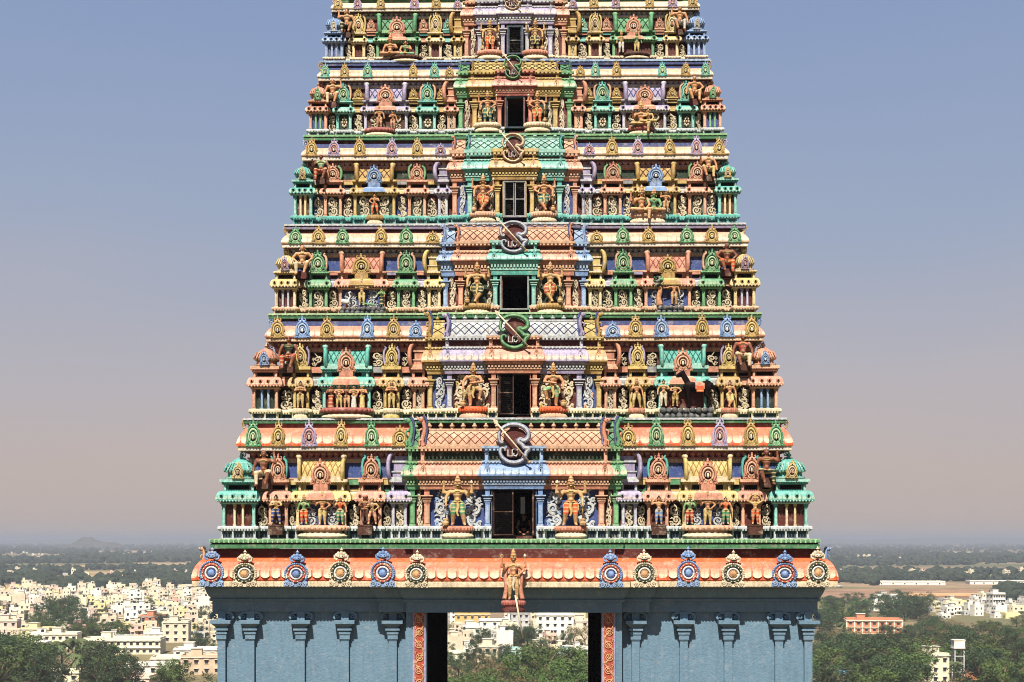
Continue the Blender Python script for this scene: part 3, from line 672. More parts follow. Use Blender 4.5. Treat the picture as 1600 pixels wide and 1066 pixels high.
        for dx, xe in ((-1, x0 + in_ * 0.7), (1, x1 - in_ * 0.7)):
            eb = MB(); eb.tube(catmull([(0, -0.02 * q, 0), (dx * 0.02, -0.10 * q, H * 0.35), (dx * 0.02, -0.05 * q, H * 0.75), (dx * 0.05, 0.1 * q, H * 1.05), (dx * 0.10, 0.15 * q, H * 1.16)], 4), 3.6 * s, sc, 7, 1.8)
            eb.ball((dx * 0.03, 0.0, H * 1.12), (4 * s, 4 * s, 4 * s), hi(sc), 7, 5)
            eb.build('roof_end', o, loc=(xe, yf + 0.06 * q, zB))
        for i in range(5): mk('finial', finial_mesh(hi(sc)), o, (x0 + (x1 - x0) * (0.24 + 0.13 * i), surf(1)[0], zB + H * 1.04), (0, 0, 0), (6.5 * s, 6.5 * s, 8.5 * s * (0.4 + 0.6 * q)))
        mk('gable_ornament', horseshoe_mesh(C['sn'], *ACC.get(C['sn'], ('cream', 'bone'))), o, (xc, yf - 0.04 * q, zN), (0, 0, 0), ((x1 - x0) * 0.42, 0.7 * q, (zT - zN) * 0.92))
        mb = MB(); mb.box(xc - (x1 - x0) * 0.14, xc + (x1 - x0) * 0.14, yf - 0.12 * q, yf, zK, zN + 0.02, C['sn']); mb.sweep(upath(xc - (x1 - x0) * 0.17, xc + (x1 - x0) * 0.17, yf - 0.06 * q, yf), kap_prof(zW + 0.3 * (zK - zW), zK + 0.01, 0.22 * q, 0.1 * (zK - zW)), [C['sn'], C['sn'], hi(C['sn'])] + [C['sn']] * 3 + [hi(C['sn'])] * 4); mb.build('gable_base', o)
        if k in (0, 2, 3, 4):
            for t, kd in ((0.27, 0), (0.73, 1)):
                mk('scroll_relief', scroll_mesh(kd, 'pwhite' if k in (0, 2) else C['sc'], 'lblue' if k in (0, 2) else 'peach'), o, (x0 + (x1 - x0) * t, yf + 0.16 * q, zR + 0.02), (0, 0, 0), ((x1 - x0) * 0.26, 0.9 * q, (zW - zR) * 0.95 / 1.6))
        # half pavilion leaning against the central bay
        hc = C['half']; o, x0, x1, yf = body('half_pavilion', sd, 'half', hc, 'dkgreen' if k != 1 else 'maroon')
        xo_, xi_ = sd * T['half'][0] * s, sd * T['half'][1] * s
        mb = MB()
        for z0, z1, e_, cc in ((0, 0.1, 0.0, hi(hc)), (0.1, 0.3, 0.06, hc), (0.3, 0.36, 0.02, hi(hc)), (0.36, 0.72, 0.1, hc), (0.72, 0.8, 0.05, hi(hc)), (0.8, 1.0, 0.14, hc)):
            xa, xb = sorted((xo_ - sd * e_ * q, sd * (T['UO'] - 6) * s)); mb.box(xa, xb, yf + 0.05 * q + e_ * q, Y, zB + (zT - zB) * z0, zB + (zT - zB) * z1, cc)
        mb.build('stepped_roof', o)
        eb = MB(); H = zT - zB; eb.tube(catmull([(0, -0.05 * q, 0.02), (sd * 0.04, -0.2 * q, H * 0.3), (sd * 0.05, -0.15 * q, H * 0.7), (0, 0.0, H * 0.98), (-sd * 0.08, 0.05, H * 1.1)], 4), 3.4 * s, hc, 7, 1.9); eb.build('roof_end', o, loc=(xo_ + sd * 0.05, yf + 0.1 * q, zB))
        mk('scroll_relief', scroll_mesh(2, C['sc'], 'peach'), o, ((x0 + x1) / 2 - sd * 0.02, yf + 0.16 * q, zR + 0.02), (0, 0, 0), (abs(x1 - x0) * 0.62, 0.9 * q, (zW - zR) * 0.93 / 1.6))
        # recesses between the pavilions
        keys = ('kuta', 'p1', 'sala', 'p2', 'half')
        for gi in range(4):
            ua, ub = T[keys[gi]][1], T[keys[gi + 1]][0]; x0, x1 = sorted((sd * ua * s, sd * ub * s)); gc = C['gap'][gi % 2]; yf = Y - 0.02
            mb = MB(); h = zK - zW
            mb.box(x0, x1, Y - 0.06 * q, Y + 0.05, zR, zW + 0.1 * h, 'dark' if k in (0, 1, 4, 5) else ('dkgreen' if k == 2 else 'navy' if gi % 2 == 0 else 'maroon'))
            mb.box(x0 - 0.04, x1 + 0.04, Y - 0.12 * q, Y, zW + 0.1 * h, zW + 0.3 * h, 'maroon')
            mb.sweep([(x0 - 0.05, Y - 0.06 * q), (x1 + 0.05, Y - 0.06 * q)], kap_prof(zW + 0.32 * h, zK - 0.02, 0.16 * q, 0.15 * h), [gc, gc, hi(gc)] + [gc] * 3 + [hi(gc)] * 3 + [gc])
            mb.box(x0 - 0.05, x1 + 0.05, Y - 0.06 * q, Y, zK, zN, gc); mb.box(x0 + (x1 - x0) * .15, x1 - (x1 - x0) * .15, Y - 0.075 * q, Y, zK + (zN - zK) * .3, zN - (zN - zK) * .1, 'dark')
            mb.box(x0 - 0.05, x1 + 0.05, Y - 0.16 * q, Y, zN, zB, C['gap'][(gi + 1) % 2])
            o = mb.build('recess', par)
            kd = (gi + k) % 3 if sd < 0 else (gi + k + 1) % 3
            mk('scroll_relief', scroll_mesh(kd, C['sc'], 'yellow'), o, ((x0 + x1) / 2, Y - 0.07 * q, zR + 0.02), (0, 0, 0), ((x1 - x0) * 0.98, 0.9 * q, (zW - zR) * 0.97 / 1.6))
            za, zb_ = zB + 0.02, zS0 - 8.5 * q * s
            if C['att'] in ('navy', 'dkgreen'):
                p = MB(); p.box(x0 - 9 * s, x1 + 9 * s, Y - 0.02 * q, Y + 0.02, za, zb_, C['att']); p.box(x0 - 9 * s, x1 + 9 * s, Y - 0.10 * q, Y, za, za + 2.2 * s, C['beam']); p.build('recess_panel', o)
            elif C['att'] == 'scroll':
                p = MB(); p.box(x0, x1, Y - 0.02 * q, Y + 0.02, za, zb_, 'dark'); p.build('recess_panel', o)
                mk('scroll_relief', scroll_mesh(3 if gi % 2 else 0, C['sc'], 'yellow'), o, ((x0 + x1) / 2, Y - 0.03 * q, za + 0.02), (0, 0, 0), ((x1 - x0) * 0.95 * (1 if sd * (gi % 2 - 0.5) > 0 else -1), 0.9 * q, (zb_ - za) * 0.92 / 1.6))
            else:
                p = MB(); p.box(x0, x1, Y - 0.02 * q, Y + 0.02, za, zb_, 'maroon'); p.build('recess_panel', o)
                if gi > 0:
                    nc = ('gold' if k == 4 else ('salmon' if gi != 3 else 'teal')); w = x1 - x0
                    p = MB(); p.box(x0 + w * .1, x1 - w * .1, Y - 0.25 * q, Y, za, za + (zb_ - za) * 0.14, nc); p.box(x0, x1, Y - 0.3 * q, Y, za + (zb_ - za) * 0.14, za + (zb_ - za) * 0.22, hi(nc)); p.build('gable_base', o)
                    mk('gable_ornament', horseshoe_mesh(nc, *ACC.get(nc, ('cream', 'bone'))), o, ((x0 + x1) / 2, Y - 0.12 * q, za + (zb_ - za) * 0.2), (0, 0, 0), (w * 0.9, 0.6 * q, (zb_ - za) * 0.86))
        # ---- beam, scalloped frieze, lip and cornice of the wing
        xc_ = (T['UO'] - 2) * s
        wc = T['corn'] * s - 0.45 * q
        wing = lambda y, extra=0.0: ([(-wc - extra, back), (-wc - extra, y), (-xc_, y)] if sd < 0 else [(xc_, y), (wc + extra, y), (wc + extra, back)])
        zb_ = zS0 - 8.5 * q * s
        mb = MB()
        mb.sweep(wing(Y - 0.03), [(-0.05, zb_), (0.06 * q, zb_), (0.06 * q, zS0 - 3 * s * q), (0.10 * q, zS0 - 2.5 * s * q), (0.10 * q, zS0), (-0.05, zS0)], [C['beam'], C['beam'], hi(C['beam']), C['scal'], C['scal']])
        mb.sweep(wing(Y - 0.03), [(-0.05, zS0), (0.02 * q, zS0), (0.02 * q, zS1), (-0.05, zS1)], 'maroon')
        fz = mb.build('frieze', par)
        d = MB(); xa, xb = (-wc, -xc_) if sd < 0 else (xc_, wc); n = int((xb - xa) / (10.0 * s * (0.5 + 0.5 * q)))
        for i in range(n):
            x = xa + (xb - xa) * (i + 0.5) / n; r = (xb - xa) / n * 0.47; hh = (zS1 - zS0) * 0.95
            d.prism([(x - r, zS1)] + [(x + r * math.cos(t), zS1 - hh * 0.15 - hh * 0.85 * math.sin(t)) for t in [math.pi - math.pi * j / 7 for j in range(8)]] + [(x + r, zS1)], Y - 0.15 * q, Y - 0.03, C['scal'], hi(C['scal']))
            d.ball((x, Y - 0.15 * q, zS1 - hh * 0.35), (r * 0.55, 0.05 * q, hh * 0.3), hi(C['scal']), 6, 4)
        nb = int((xb - xa) / (5.0 * s))
        for i in range(nb): d.ball((xa + (xb - xa) * (i + .5) / nb, Y - 0.03 - 0.10 * q, zS0 - 4.6 * s * q), (1.6 * s, 1.4 * s, 1.8 * s), hi(C['beam']), 5, 3)
        e = d.build('scallop_row', fz); e['kind'] = 'stuff'
        top, bot = C['corn']; cm = f'cornice_paint_{k}'
        zl = zCb + 0.0
        cornice_mat(cm, zCb, zCt, PAINT[top], PAINT[bot], 16 * s * (0.55 + 0.45 * q))
        mb = MB(); hC = zCt - zCb; y0 = Y - 0.05
        prof = [(0.0, zS1), (0.36 * q, zS1), (0.40 * q, zS1 + (zCb - zS1) * 0.12), (0.40 * q, zCb), (0.46 * q, zCb)]
        mb.sweep(wing(y0), prof, ['maroon', C['lip'], C['lip'], C['lip']])
        cp = [(0.46 * q, zCb), (0.47 * q, zCb + hC * 0.12), (0.44 * q, zCb + hC * 0.3), (0.38 * q, zCb + hC * 0.5), (0.30 * q, zCb + hC * 0.7), (0.22 * q, zCb + hC * 0.86), (0.16 * q, zCt)]
        mb.sweep(wing(y0), cp, cm)
        mb.sweep(wing(y0), [(0.16 * q, zCt), (0.06 * q, zCt), (0.06 * q, zF), (-0.1, zF)], [top, C['frz'], C['frz']])
        cn = mb.build('cornice', par)
        d = MB(); dentils(d, xa - sd * 0 - (0.3 * q if sd < 0 else 0), xb + (0.3 * q if sd > 0 else 0), y0 - 0.425 * q, y0 - 0.39 * q, zS1 + (zCb - zS1) * 0.15, zS1 + (zCb - zS1) * 0.62, 5.0 * s, hi(C['lip']), 0.55); e = d.build('dentil_row', cn); e['kind'] = 'stuff'
        us, kw, kc = KUDU[k]
        for i, u in enumerate(us):
            if i == 5 and k == 0: wk = kw * 1.15
            else: wk = kw
            zt_ = zL2 + 2 * s if i < 5 else zF
            mk('gable_ornament', horseshoe_mesh(kc[i], *ACC[kc[i]]), cn, (sd * u * s, y0 - 0.44 * q, zCb - 0.02), (R(-6), 0, 0), (wk * s, 0.5 * q, zt_ - zCb))
        for zz, sc_, cc in ((zCt - 0.02, 15, kc[1]), (zS1 - 12 * s, 16, C['kuta'])):
            mk('corner_curl', curl_mesh(cc, hi(cc)), cn, (sd * (wc + 0.20 * q), y0 - 0.1 * q, zz), (0, 0, 0), (sd * 0.62 * sc_ * s, 0.35 * q, sc_ * s))
    # ---- central bay: three nested projections
    capt, beam, kap, led, att, attc, roof, fint = zc
    cen = []
    for nm, U, f, cc in (('O', T['UO'], 0.50, C['O']), ('M', T['UM'], 0.65, C['M']), ('W', T['UW'], 0.85, C['W'])):
        x = U * s; yf = Y - f * q; mb = MB(); h = beam - capt
        pth = upath(-x, x, yf, Y)
        mb.sweep(pth, [(-0.3 * q, capt), (0.0, capt), (0.03 * q, capt + 0.3 * h), (0.07 * q, capt + 0.34 * h), (0.07 * q, capt + 0.46 * h), (0.02 * q, capt + 0.5 * h), (0.02 * q, capt + 0.72 * h), (0.13 * q, capt + 0.78 * h), (0.15 * q, beam), (-0.3 * q, beam)], [cc, cc, hi(cc), hi(cc), 'dark', cc, hi(cc), cc, cc])
        mb.sweep(pth, [(-0.3 * q, kap), (0.06 * q, kap), (0.10 * q, kap + (led - kap) * 0.5), (0.10 * q, led), (-0.3 * q, led)], [cc, cc, hi(cc), cc])
        # attic
        mb.sweep(upath(-x + 0.1 * q, x - 0.1 * q, yf + 0.12 * q, Y), [(0, led), (0, att)], 'dkgreen' if k == 0 else 'maroon', False)
        mb.sweep(pth, [(-0.3 * q, att), (0.0, att), (0.02 * q, att + (attc - att) * 0.45), (0.09 * q, att + (attc - att) * 0.5), (0.10 * q, attc), (-0.4 * q, attc)], [cc, cc, hi(cc), hi(cc), cc])
        o = mb.build('central_bay', par); cen.append((o, x, yf))
        cmn = f'bay_eave_paint_{k}_{nm}'
        cornice_mat(cmn, beam, kap, PAINT[cc], PAINT['cream'] if cc not in ('blue', 'teal') else (200, 222, 226), 12 * s * (0.55 + 0.45 * q))
        kb = MB(); kb.sweep(pth, kap_prof(beam, kap, 0.26 * q, 0.12 * (kap - beam)), [cc, hi(cc), cmn]); kb.build('eave', o)
        d = MB(); dentils(d, -x - 0.05 * q, x + 0.05 * q, yf - 0.12 * q, yf, capt + 0.51 * h, capt + 0.71 * h, 5 * s, hi(cc), 0.55)
        for i in range(int(2 * x / (5.5 * s))): d.ball((-x + (i + .5) * 5.5 * s, yf - 0.10 * q, kap + (led - kap) * .3), (1.7 * s, 1.4 * s, 1.7 * s), hi(cc), 5, 3)
        dentils(d, -x, x, yf - 0.105 * q, yf - 0.02, att + (attc - att) * 0.08, att + (attc - att) * 0.42, 6 * s, hi(cc), 0.6); e = d.build('dentil_row', o); e['kind'] = 'stuff'
        for sd in (-1, 1):
            mk('gable_ornament', horseshoe_mesh(cc if cc not in ('gold', 'rose') else 'salmon', hi(cc), 'dark'), o, (sd * (x - 5 * s), yf - 0.2 * q, beam + 0.01), (R(-8), 0, 0), (11 * s * (0.4 + 0.6 * q), 0.35 * q, (led - beam) * 0.9))
            mk('attic_post', pilaster_mesh(cc, hi(cc), 0), o, (sd * (x - 3.5 * s), yf + 4 * s, led - 0.005), (0, 0, 0), (7 * s * (0.5 + 0.5 * q), 7 * s, att - led + 0.01))
        if nm != 'W':
            # vaulted roof with lattice
            H = (roof - attc); D = 0.24 * q
            surf = lambda t: (yf + 0.02 * q + D * (1 - math.cos(t * math.pi / 2)), attc + H * math.sin(t * math.pi / 2))
            spans = [(-x + 5 * s, x - 5 * s)] if nm == 'M' else [(-x + 5 * s, -(T['UM'] + 1) * s), ((T['UM'] + 1) * s, x - 5 * s)]
            for xa, xb in spans:
                mb = MB(); n = 8; vs = []
                for i in range(n + 1):
                    y, z = surf(i / n); vs += [(xa, y, z), (xb, y, z)]
                mb.add(vs, [(2 * i, 2 * i + 1, 2 * i + 3, 2 * i + 2) for i in range(n)], hi(cc) if cc != 'green' else cc)
                mb.box(xa, xb, surf(1)[0] - 0.01, Y + 0.1, attc, roof, cc); mb.box(xa, xb, surf(1)[0] - 0.08 * q, surf(1)[0] + 0.1, roof * 1.0, roof + 3 * s, hi(cc)); mb.box(xa, xb, yf - 0.03 * q, yf + 0.1 * q, attc + 0.001, attc + H * 0.1, hi(cc))
                mb.build('vaulted_roof', o)
                d = MB(); lattice(d, xa, xb, lambda t: surf(0.1 + 0.62 * t), 13 * s * (0.45 + 0.55 * q), 0.95 * s, LAT.get(cc, 'maroon') if cc != 'salmon' else 'rose'); e = d.build('lattice', o); e['kind'] = 'stuff'
                nf = max(1, int((xb - xa) / (17 * s * (0.5 + 0.5 * q))))
                for i in range(nf): mk('finial', finial_mesh(hi(cc)), o, (xa + (xb - xa) * (i + 0.5) / nf, surf(1)[0], roof + 2 * s), (0, 0, 0), (8.5 * s * (0.5 + 0.5 * q), 8.5 * s, max(0.08, fint - roof)))
            fc = C['fins'][0 if nm == 'O' else 1]
            for sd in (-1, 1):
                fh = (zL2 - attc) * 1.12
                mk('crested_beast', beast_mesh(fc, 'indigo' if fc != 'blue' else 'lblue'), o, (sd * (x - 4 * s), yf - 0.02 * q, attc), (0, 0, 0), (sd * fh * 0.72, fh * 0.65, fh))
    # niches and pilasters of the bay
    oM = cen[1][0]; pO, pM, pW = T['pil']
    for sd in (-1, 1):
        for nm, u, f, cc, wd in (('O', pO, 0.50, C['O'], 11), ('M', pM, 0.65, C['M'], 12), ('W', pW, 0.85, C['W'], 10.5)):
            w = wd * s * (0.45 + 0.55 * q)
            o = {'O': cen[0], 'M': cen[1], 'W': cen[2]}[nm][0]
            mk('pilaster', pilaster_mesh(cc, hi(cc), 1), o, (sd * u * s, Y - f * q + w * 0.55, zR), (0, 0, 0), (w, w, capt - zR + 0.02))
        x0, x1 = sorted((sd * (pM - 4) * s, sd * (pW + 3) * s))
        mb = MB(); mb.box(x0, x1, Y - 0.35 * q, Y, zR, capt, C['niche']); mb.box(*sorted((sd * (pO - 3) * s, sd * (pM + 3) * s)), Y - 0.3 * q, Y, zR, capt, 'navy' if k in (1, 3) else 'maroon'); mb.build('niche', oM)
        w = (x1 - x0); sc2 = 'pwhite' if k == 0 else C['sc']
        for t, kd in ((0.22, 4), (0.78, 2)) if k < 2 else ((0.12, 4), (0.88, 2)):
            m_ = scroll_mesh(kd, sc2, 'lblue' if k == 0 else 'yellow')
            mk('scroll_relief', m_, oM, (x0 + w * t, Y - 0.36 * q, zR + 0.02), (0, 0, 0), (w * (0.37 if k == 0 else 0.40 if k == 1 else 0.26) * (1 if t < 0.5 else -1), 0.9 * q, (capt - zR) * 0.97 / 1.6))
        xa, xb = sorted((sd * (pO - 6) * s, sd * (pM + 6) * s))
        mk('scroll_relief', scroll_mesh(2 if sd < 0 else 4, 'pwhite' if k in (1, 3) else 'bone', 'peach'), oM, ((xa + xb) / 2, Y - 0.31 * q, zR + 0.02), (0, 0, 0), ((xb - xa) * 1.0 * sd, 0.9 * q, (capt - zR) * 0.95 / 1.6))
    # ---- window
    yf = Y - 0.80 * q; fcol = {0: 'dark', 1: 'dark', 2: 'grey', 3: 'grey', 4: 'slate', 5: 'slate'}[k]; t = 2.0 * s
    mb = MB()
    for sd in (-1, 1): mb.box(sd * xw, sd * (xw - t), yf, yf + 0.14, zw0, zw1, fcol)
    mb.box(-xw + t, xw - t, yf, yf + 0.14, zw1 - t, zw1, fcol); mb.box(-xw + t, xw - t, yf - 0.03, yf + 0.14, zw0, zw0 + t, fcol)
    for sd in (-1, 1): mb.box(sd * xw, sd * (xw + 0.02), yf + 0.02, Y + 0.01, zw0, zw1, C['W'])
    wn_ = mb.build('window', par)
    def leaf(xa, xb, c, louv=True, fr_='brown'):
        sb = MB(); e = 1.3 * s
        for a, b in ((xa, xa + e), (xb - e, xb)): sb.box(a, b, yf + 0.04, yf + 0.09, zw0 + t, zw1 - t, fr_)
        for zz in (zw0 + t, (zw0 + zw1) / 2 - e / 2, zw1 - t - e): sb.box(xa + e, xb - e, yf + 0.04, yf + 0.09, zz, zz + e, fr_)
        o = sb.build('shutter', wn_)
        n = int((zw1 - zw0 - 2 * t) / (3.2 * s))
        sl = MB()
        for i in range(n):
            z = zw0 + t + (zw1 - zw0 - 2 * t) * (i + 0.5) / n
            sl.add([(xa + e, yf + 0.06, z - 1.5 * s), (xb - e, yf + 0.06, z - 1.5 * s), (xb - e, yf + 0.072, z + 1.1 * s), (xa + e, yf + 0.072, z + 1.1 * s)], [(0, 1, 2, 3)], c)
        e = sl.build('louvre_panel', o); e['kind'] = 'stuff'
    if k in (0, 1): leaf(-xw + t, -1.0 * s, 'black'); 
    if k == 3:
        leaf(-xw + t, -0.6 * s, 'black', True, 'grey'); leaf(0.6 * s, xw - t, 'black', True, 'grey')
    if k in (2, 4):
        sb = MB(); sb.box(-xw + t, -xw + t + 0.05, yf + 0.1, yf + 0.5, zw0 + t, zw1 - t, 'brown'); sb.build('shutter', wn_)
    if k == 5: leaf(-xw + t, xw - t, 'black', True, 'slate')
    if k == 0:
        sb = MB(); sb.box(xw - t - 0.1, xw - t - 0.02, yf + 0.1, yf + 0.7, zw0 + t, zw1 - t, 'brown'); sb.build('shutter', wn_)
        for sd in (-1, 1):
            if sd > 0:
                sb = MB(); sb.box(sd * 10 * s, sd * 17 * s, Y + 0.25, Y + 0.3, zw0 + 0.9, zw1 - 0.35, 'white'); sb.build('rear_daylight_board', wn_)  # white board standing in for daylight through a rear opening
def _post(c):
    mb = MB(); mb.box(-0.5, 0.5, -0.5, 0.5, 0, 1, c); return mb.mesh('plinth_post')
for k in range(6): build_tier(k)
# masonry above the frame: the next tier's body carries on upwards
s7 = (DIST + 3.3) / F; mb = MB()
for i, (hw, r0, r1) in enumerate(((262, -4, -70), (225, -70, -130))): mb.box(-hw * s7, hw * s7, 3.4 + 0.5 * i, 10.5 - i, (HOR - r0) * s7, (HOR - r1) * s7, 'salmon')
mb.build('upper_wall', tower)
# ------------------------------------------------------------------ the base: big cornice, grey-blue walls, gate passage
sB = (DIST - 0.2) / F; ZB = lambda r: (HOR - r) * sB
YB = 0.62            # wall face of the base
def base():
    s = sB; par = tower; back = 13.6
    cornice_mat('cornice_paint_base', ZB(908), ZB(873), PAINT['orange'], PAINT['cream'], 16.3 * s)
    w = 503 * s - 0.9
    a0, a1, a2 = 478, 212, 168; c1, c2 = 188, 143
    ST = (0.0, 0.30, 0.66); step = lambda u: ST[0] if abs(u) > 225 else ST[1] if abs(u) > 178 else ST[2]
    path = lambda y, e=0.0: [(-w - e, back), (-w - e, y), (-c1 * s, y), (-c1 * s, y - ST[1]), (-c2 * s, y - ST[1]), (-c2 * s, y - ST[2]), (c2 * s, y - ST[2]), (c2 * s, y - ST[1]), (c1 * s, y - ST[1]), (c1 * s, y), (w + e, y), (w + e, back)]
    y0 = YB - 0.1; h = ZB(873) - ZB(908)
    mb = MB()
    mb.sweep(path(y0), [(0.0, ZB(917.5)), (0.86, ZB(917.5)), (0.90, ZB(916)), (0.90, ZB(908))], ['slate', 'cream', 'cream'])
    mb.sweep(path(y0), [(0.90, ZB(908)), (0.93, ZB(906)), (0.92, ZB(900)), (0.88, ZB(893)), (0.80, ZB(885)), (0.68, ZB(878)), (0.52, ZB(873))], 'cornice_paint_base')
    mb.sweep(path(y0), [(0.52, ZB(873)), (0.35, ZB(872)), (0.35, ZB(858)), (-0.1, ZB(858))], ['orange', 'maroon', 'maroon'])
    cn = mb.build('cornice', par)
    d = MB()
    for xa, xb, st_ in ((-w - .85, -c1 * s - .95, 0.0), (-c1 * s - .9, -c2 * s - .95, ST[1]), (-c2 * s - .9, c2 * s + .9, ST[2]), (c2 * s + .95, c1 * s + .9, ST[1]), (c1 * s + .95, w + .85, 0.0)): dentils(d, xa, xb, y0 - st_ - 0.915, y0 - st_ - 0.89, ZB(916.5), ZB(910), 5.2 * s, 'bone', 0.62)
    pstep = lambda x: ST[2] if abs(x) < c2 * s + .55 else ST[1] if c2 * s + 1.2 < abs(x) < c1 * s + .55 else ST[0] if abs(x) > c1 * s + 1.2 else None
    e = d.build('dentil_row', cn); e['kind'] = 'stuff'
    # raised lotus petals on the lower curve
    pm = MB()
    pm.add([(-0.44, -0.93, 0.12), (-0.40, -0.975, 0.10), (-0.2, -0.99, 0.02), (0, -0.99, -0.03), (0.2, -0.99, 0.02), (0.40, -0.975, 0.10), (0.44, -0.93, 0.12),
            (0.44, -0.87, 0.55), (0.40, -0.91, 0.55), (-0.40, -0.91, 0.55), (-0.44, -0.87, 0.55)], [(1, 2, 3, 4, 5, 8, 9), (0, 1, 9, 10), (5, 6, 7, 8)], 'cornice_paint_base')
    pmesh = pm.mesh('petal'); pitch = 16.3 * s
    for i in range(-32, 33):
        x = i * pitch + pitch * (0.5 - ((100.0 / pitch) % 1.0))
        if abs(x) < w + 0.6 and pstep(x) is not None: mk('petal', pmesh, cn, (x, y0 - pstep(x), ZB(903)), (0, 0, 0), (pitch, 1.0, h * 0.62))
    for sd in (-1, 1):
        for i, u in enumerate((472, 420, 340, 271, 203, 150)):
            b = (i % 2 == 0) if sd < 0 else (i % 2 == 1)
            mk('medallion', medallion_mesh('blue' if b else 'gold' if False else 'bone' if not b else 'blue', 'red' if b else 'dkgreen', 'blue' if b else 'skin_peach'), cn, (sd * u * s, y0 - step(u) - 0.90, ZB(917)), (R(-4), 0, 0), (41 * s, 0.9, 41 * s))
        mk('corner_beast', beast_mesh('skin_peach' if sd < 0 else 'blue', 'hair'), cn, (sd * (w + 0.62), y0 - 0.2, ZB(884)), (0, 0, 0), (sd * 0.62, 0.6, 30 * s))
    # drain spouts under the lip
    for sd in (-1, 1):
        sp = MB(); sp.tube([(0, 0, 0), (sd * 0.35, -0.05, -0.02)], 0.05, 'pwhite', 8); sp.build('drain_spout', cn, loc=(sd * (w + 0.85), y0 - 0.3, ZB(916)))
    # walls
    zb = TZ0 - 0.3; gx = 137.5 * s; gr = 108.5 * s * (DIST + YB) / DIST   # gate half-width
    hw = 468 * s
    mb = MB()
    for sd in (-1, 1):
        mb.box(sd * hw, sd * (gx + 0.8), YB, back, zb, ZB(918), 'gateblue')
        mb.box(sd * (gx + 0.8), sd * gx, YB - 0.5, back, zb, ZB(958), 'gateblue')
        mb.box(sd * gx, sd * (gx - 0.012), YB - 0.1, back - 0.2, zb, ZB(958), 'black')
    mb.box(-gx - 0.8, gx + 0.8, YB - 0.5, back, ZB(958), ZB(918), 'gateblue')
    mb.box(-gx + 0.02, gx - 0.02, YB + 0.1, back - 0.2, ZB(958) - 0.03, ZB(958) + 0.01, 'black')
    wall = mb.build('gate_wall', par)
    # stepped architrave under the cornice
    pth = lambda o: [(-a0 * s, back), (-a0 * s, YB - 0.12), (-a1 * s, YB - 0.12), (-a1 * s, YB - 0.12 - ST[1]), (-a2 * s, YB - 0.12 - ST[1]), (-a2 * s, YB - 0.14 - ST[2]), (a2 * s, YB - 0.14 - ST[2]), (a2 * s, YB - 0.12 - ST[1]), (a1 * s, YB - 0.12 - ST[1]), (a1 * s, YB - 0.12), (a0 * s, YB - 0.12), (a0 * s, back)]
    mb = MB()
    mb.sweep(pth(0), [(-0.6, ZB(917)), (0.26, ZB(917)), (0.26, ZB(921)), (0.20, ZB(928)), (0.13, ZB(933)), (0.08, ZB(935)), (0.08, ZB(936)), (0.12, ZB(937)), (0.12, ZB(940)), (0.02, ZB(941.5)), (0.02, ZB(957.5)), (-0.6, ZB(957.5))], 'gateblue')
    mb.build('architrave', par)
    # pilasters with bracket capitals
    def pil():
        p = MB(); z0 = zb
        p.box(-0.155, 0.155, -0.17, 0.2, z0, ZB(1001), 'gateblue')
        for r0, r1, w_, dd in ((1003, 996, .17, .19), (1001, 993, .20, .22), (993, 989.5, .23, .25), (989.5, 987, .19, .22), (987, 983.5, .28, .30), (983.5, 981, .22, .26), (976, 971, .41, .44)):
            p.box(-w_, w_, -dd, 0.2, ZB(r0), ZB(r1), 'gateblue')
        p.frus(0, 0.0, ZB(981), ZB(976), 0.24, 0.27, 0.37, 0.40, 'gateblue')
        p.box(-0.15, 0.15, -0.16, 0.2, ZB(971), ZB(957), 'gateblue')
        return p.mesh('pilaster')
    pmesh = pil()
    def bracket():
        p = MB()
        for sd in (-1, 1):
            p.ribbon([(sd * x, z) for x, z in catmull([(0.05, 0.30), (0.25, 0.32), (0.42, 0.25), (0.46, 0.10), (0.40, 0.05)], 4)], 0.075, 0.20, 'gateblue', 0.02)
            p.ribbon([(sd * x, z) for x, z in spiral(0.30, 0.14, 0.09, 0.03, 1.4, -1.1, 9)], 0.035, 0.16, 'gateblue', 0.02)
            p.ball((sd * 0.43, -0.1, 0.05), (0.05, 0.08, 0.06), 'gateblue', 6, 4)
        return p.mesh('bracket')
    bmesh_ = bracket()
    for sd in (-1, 1):
        for u in (464, 418, 338, 268, 192):
            yy = YB - (0.0 if u > 200 else 0.0)
            o = mk('pilaster', pmesh, par, (sd * u * s, yy - 0.02, 0))
            mk('bracket', bmesh_, o, (0, -0.05, ZB(970)), (0, 0, 0), (0.95, 0.4, 0.85))
    # carved red door frame strips
    for sd in (-1, 1):
        mb = MB(); x0, x1 = sorted((sd * 138.5 * s, sd * 159 * s)); mb.box(x0, x1, YB - 0.60, YB - 0.4, zb, ZB(958), 'lilac'); mb.box(x0 + 0.07, x1 - 0.07, YB - 0.615, YB - 0.58, zb, ZB(958.5), 'red')
        o = mb.build('door_frame', par)
        def vine():
            p = MB()
            p.ribbon(catmull([(0.16 * (1 if i % 2 else -1), 0.5 * i) for i in range(5)], 6), 0.03, 0.03, 'skin_peach')
            for i in range(4):
                sg = -1 if i % 2 == 0 else 1
                p.ring(sg * -0.02, 0.5 * i + 0.25, 0.135, 0.022, 'skin_peach', 0, 2 * math.pi, -0.02, 14, 4)
                for j in range(6):
                    a = j * math.pi / 3; p.ball((sg * -0.02 + 0.065 * math.cos(a), -0.02, 0.5 * i + 0.25 + 0.065 * math.sin(a)), (0.034, 0.02, 0.034), 'skin_peach', 5, 4)
                for j in (-1, 1): p.ribbon([(0.14 * sg, 0.5 * i + 0.25 + j * 0.12), (0.17 * sg, 0.5 * i + 0.25 + j * 0.2), (0.1 * sg, 0.5 * i + 0.25 + j * 0.24)], [0.02, 0.04, 0.01], 0.03, 'skin_peach')
            return p.mesh('vine_relief')
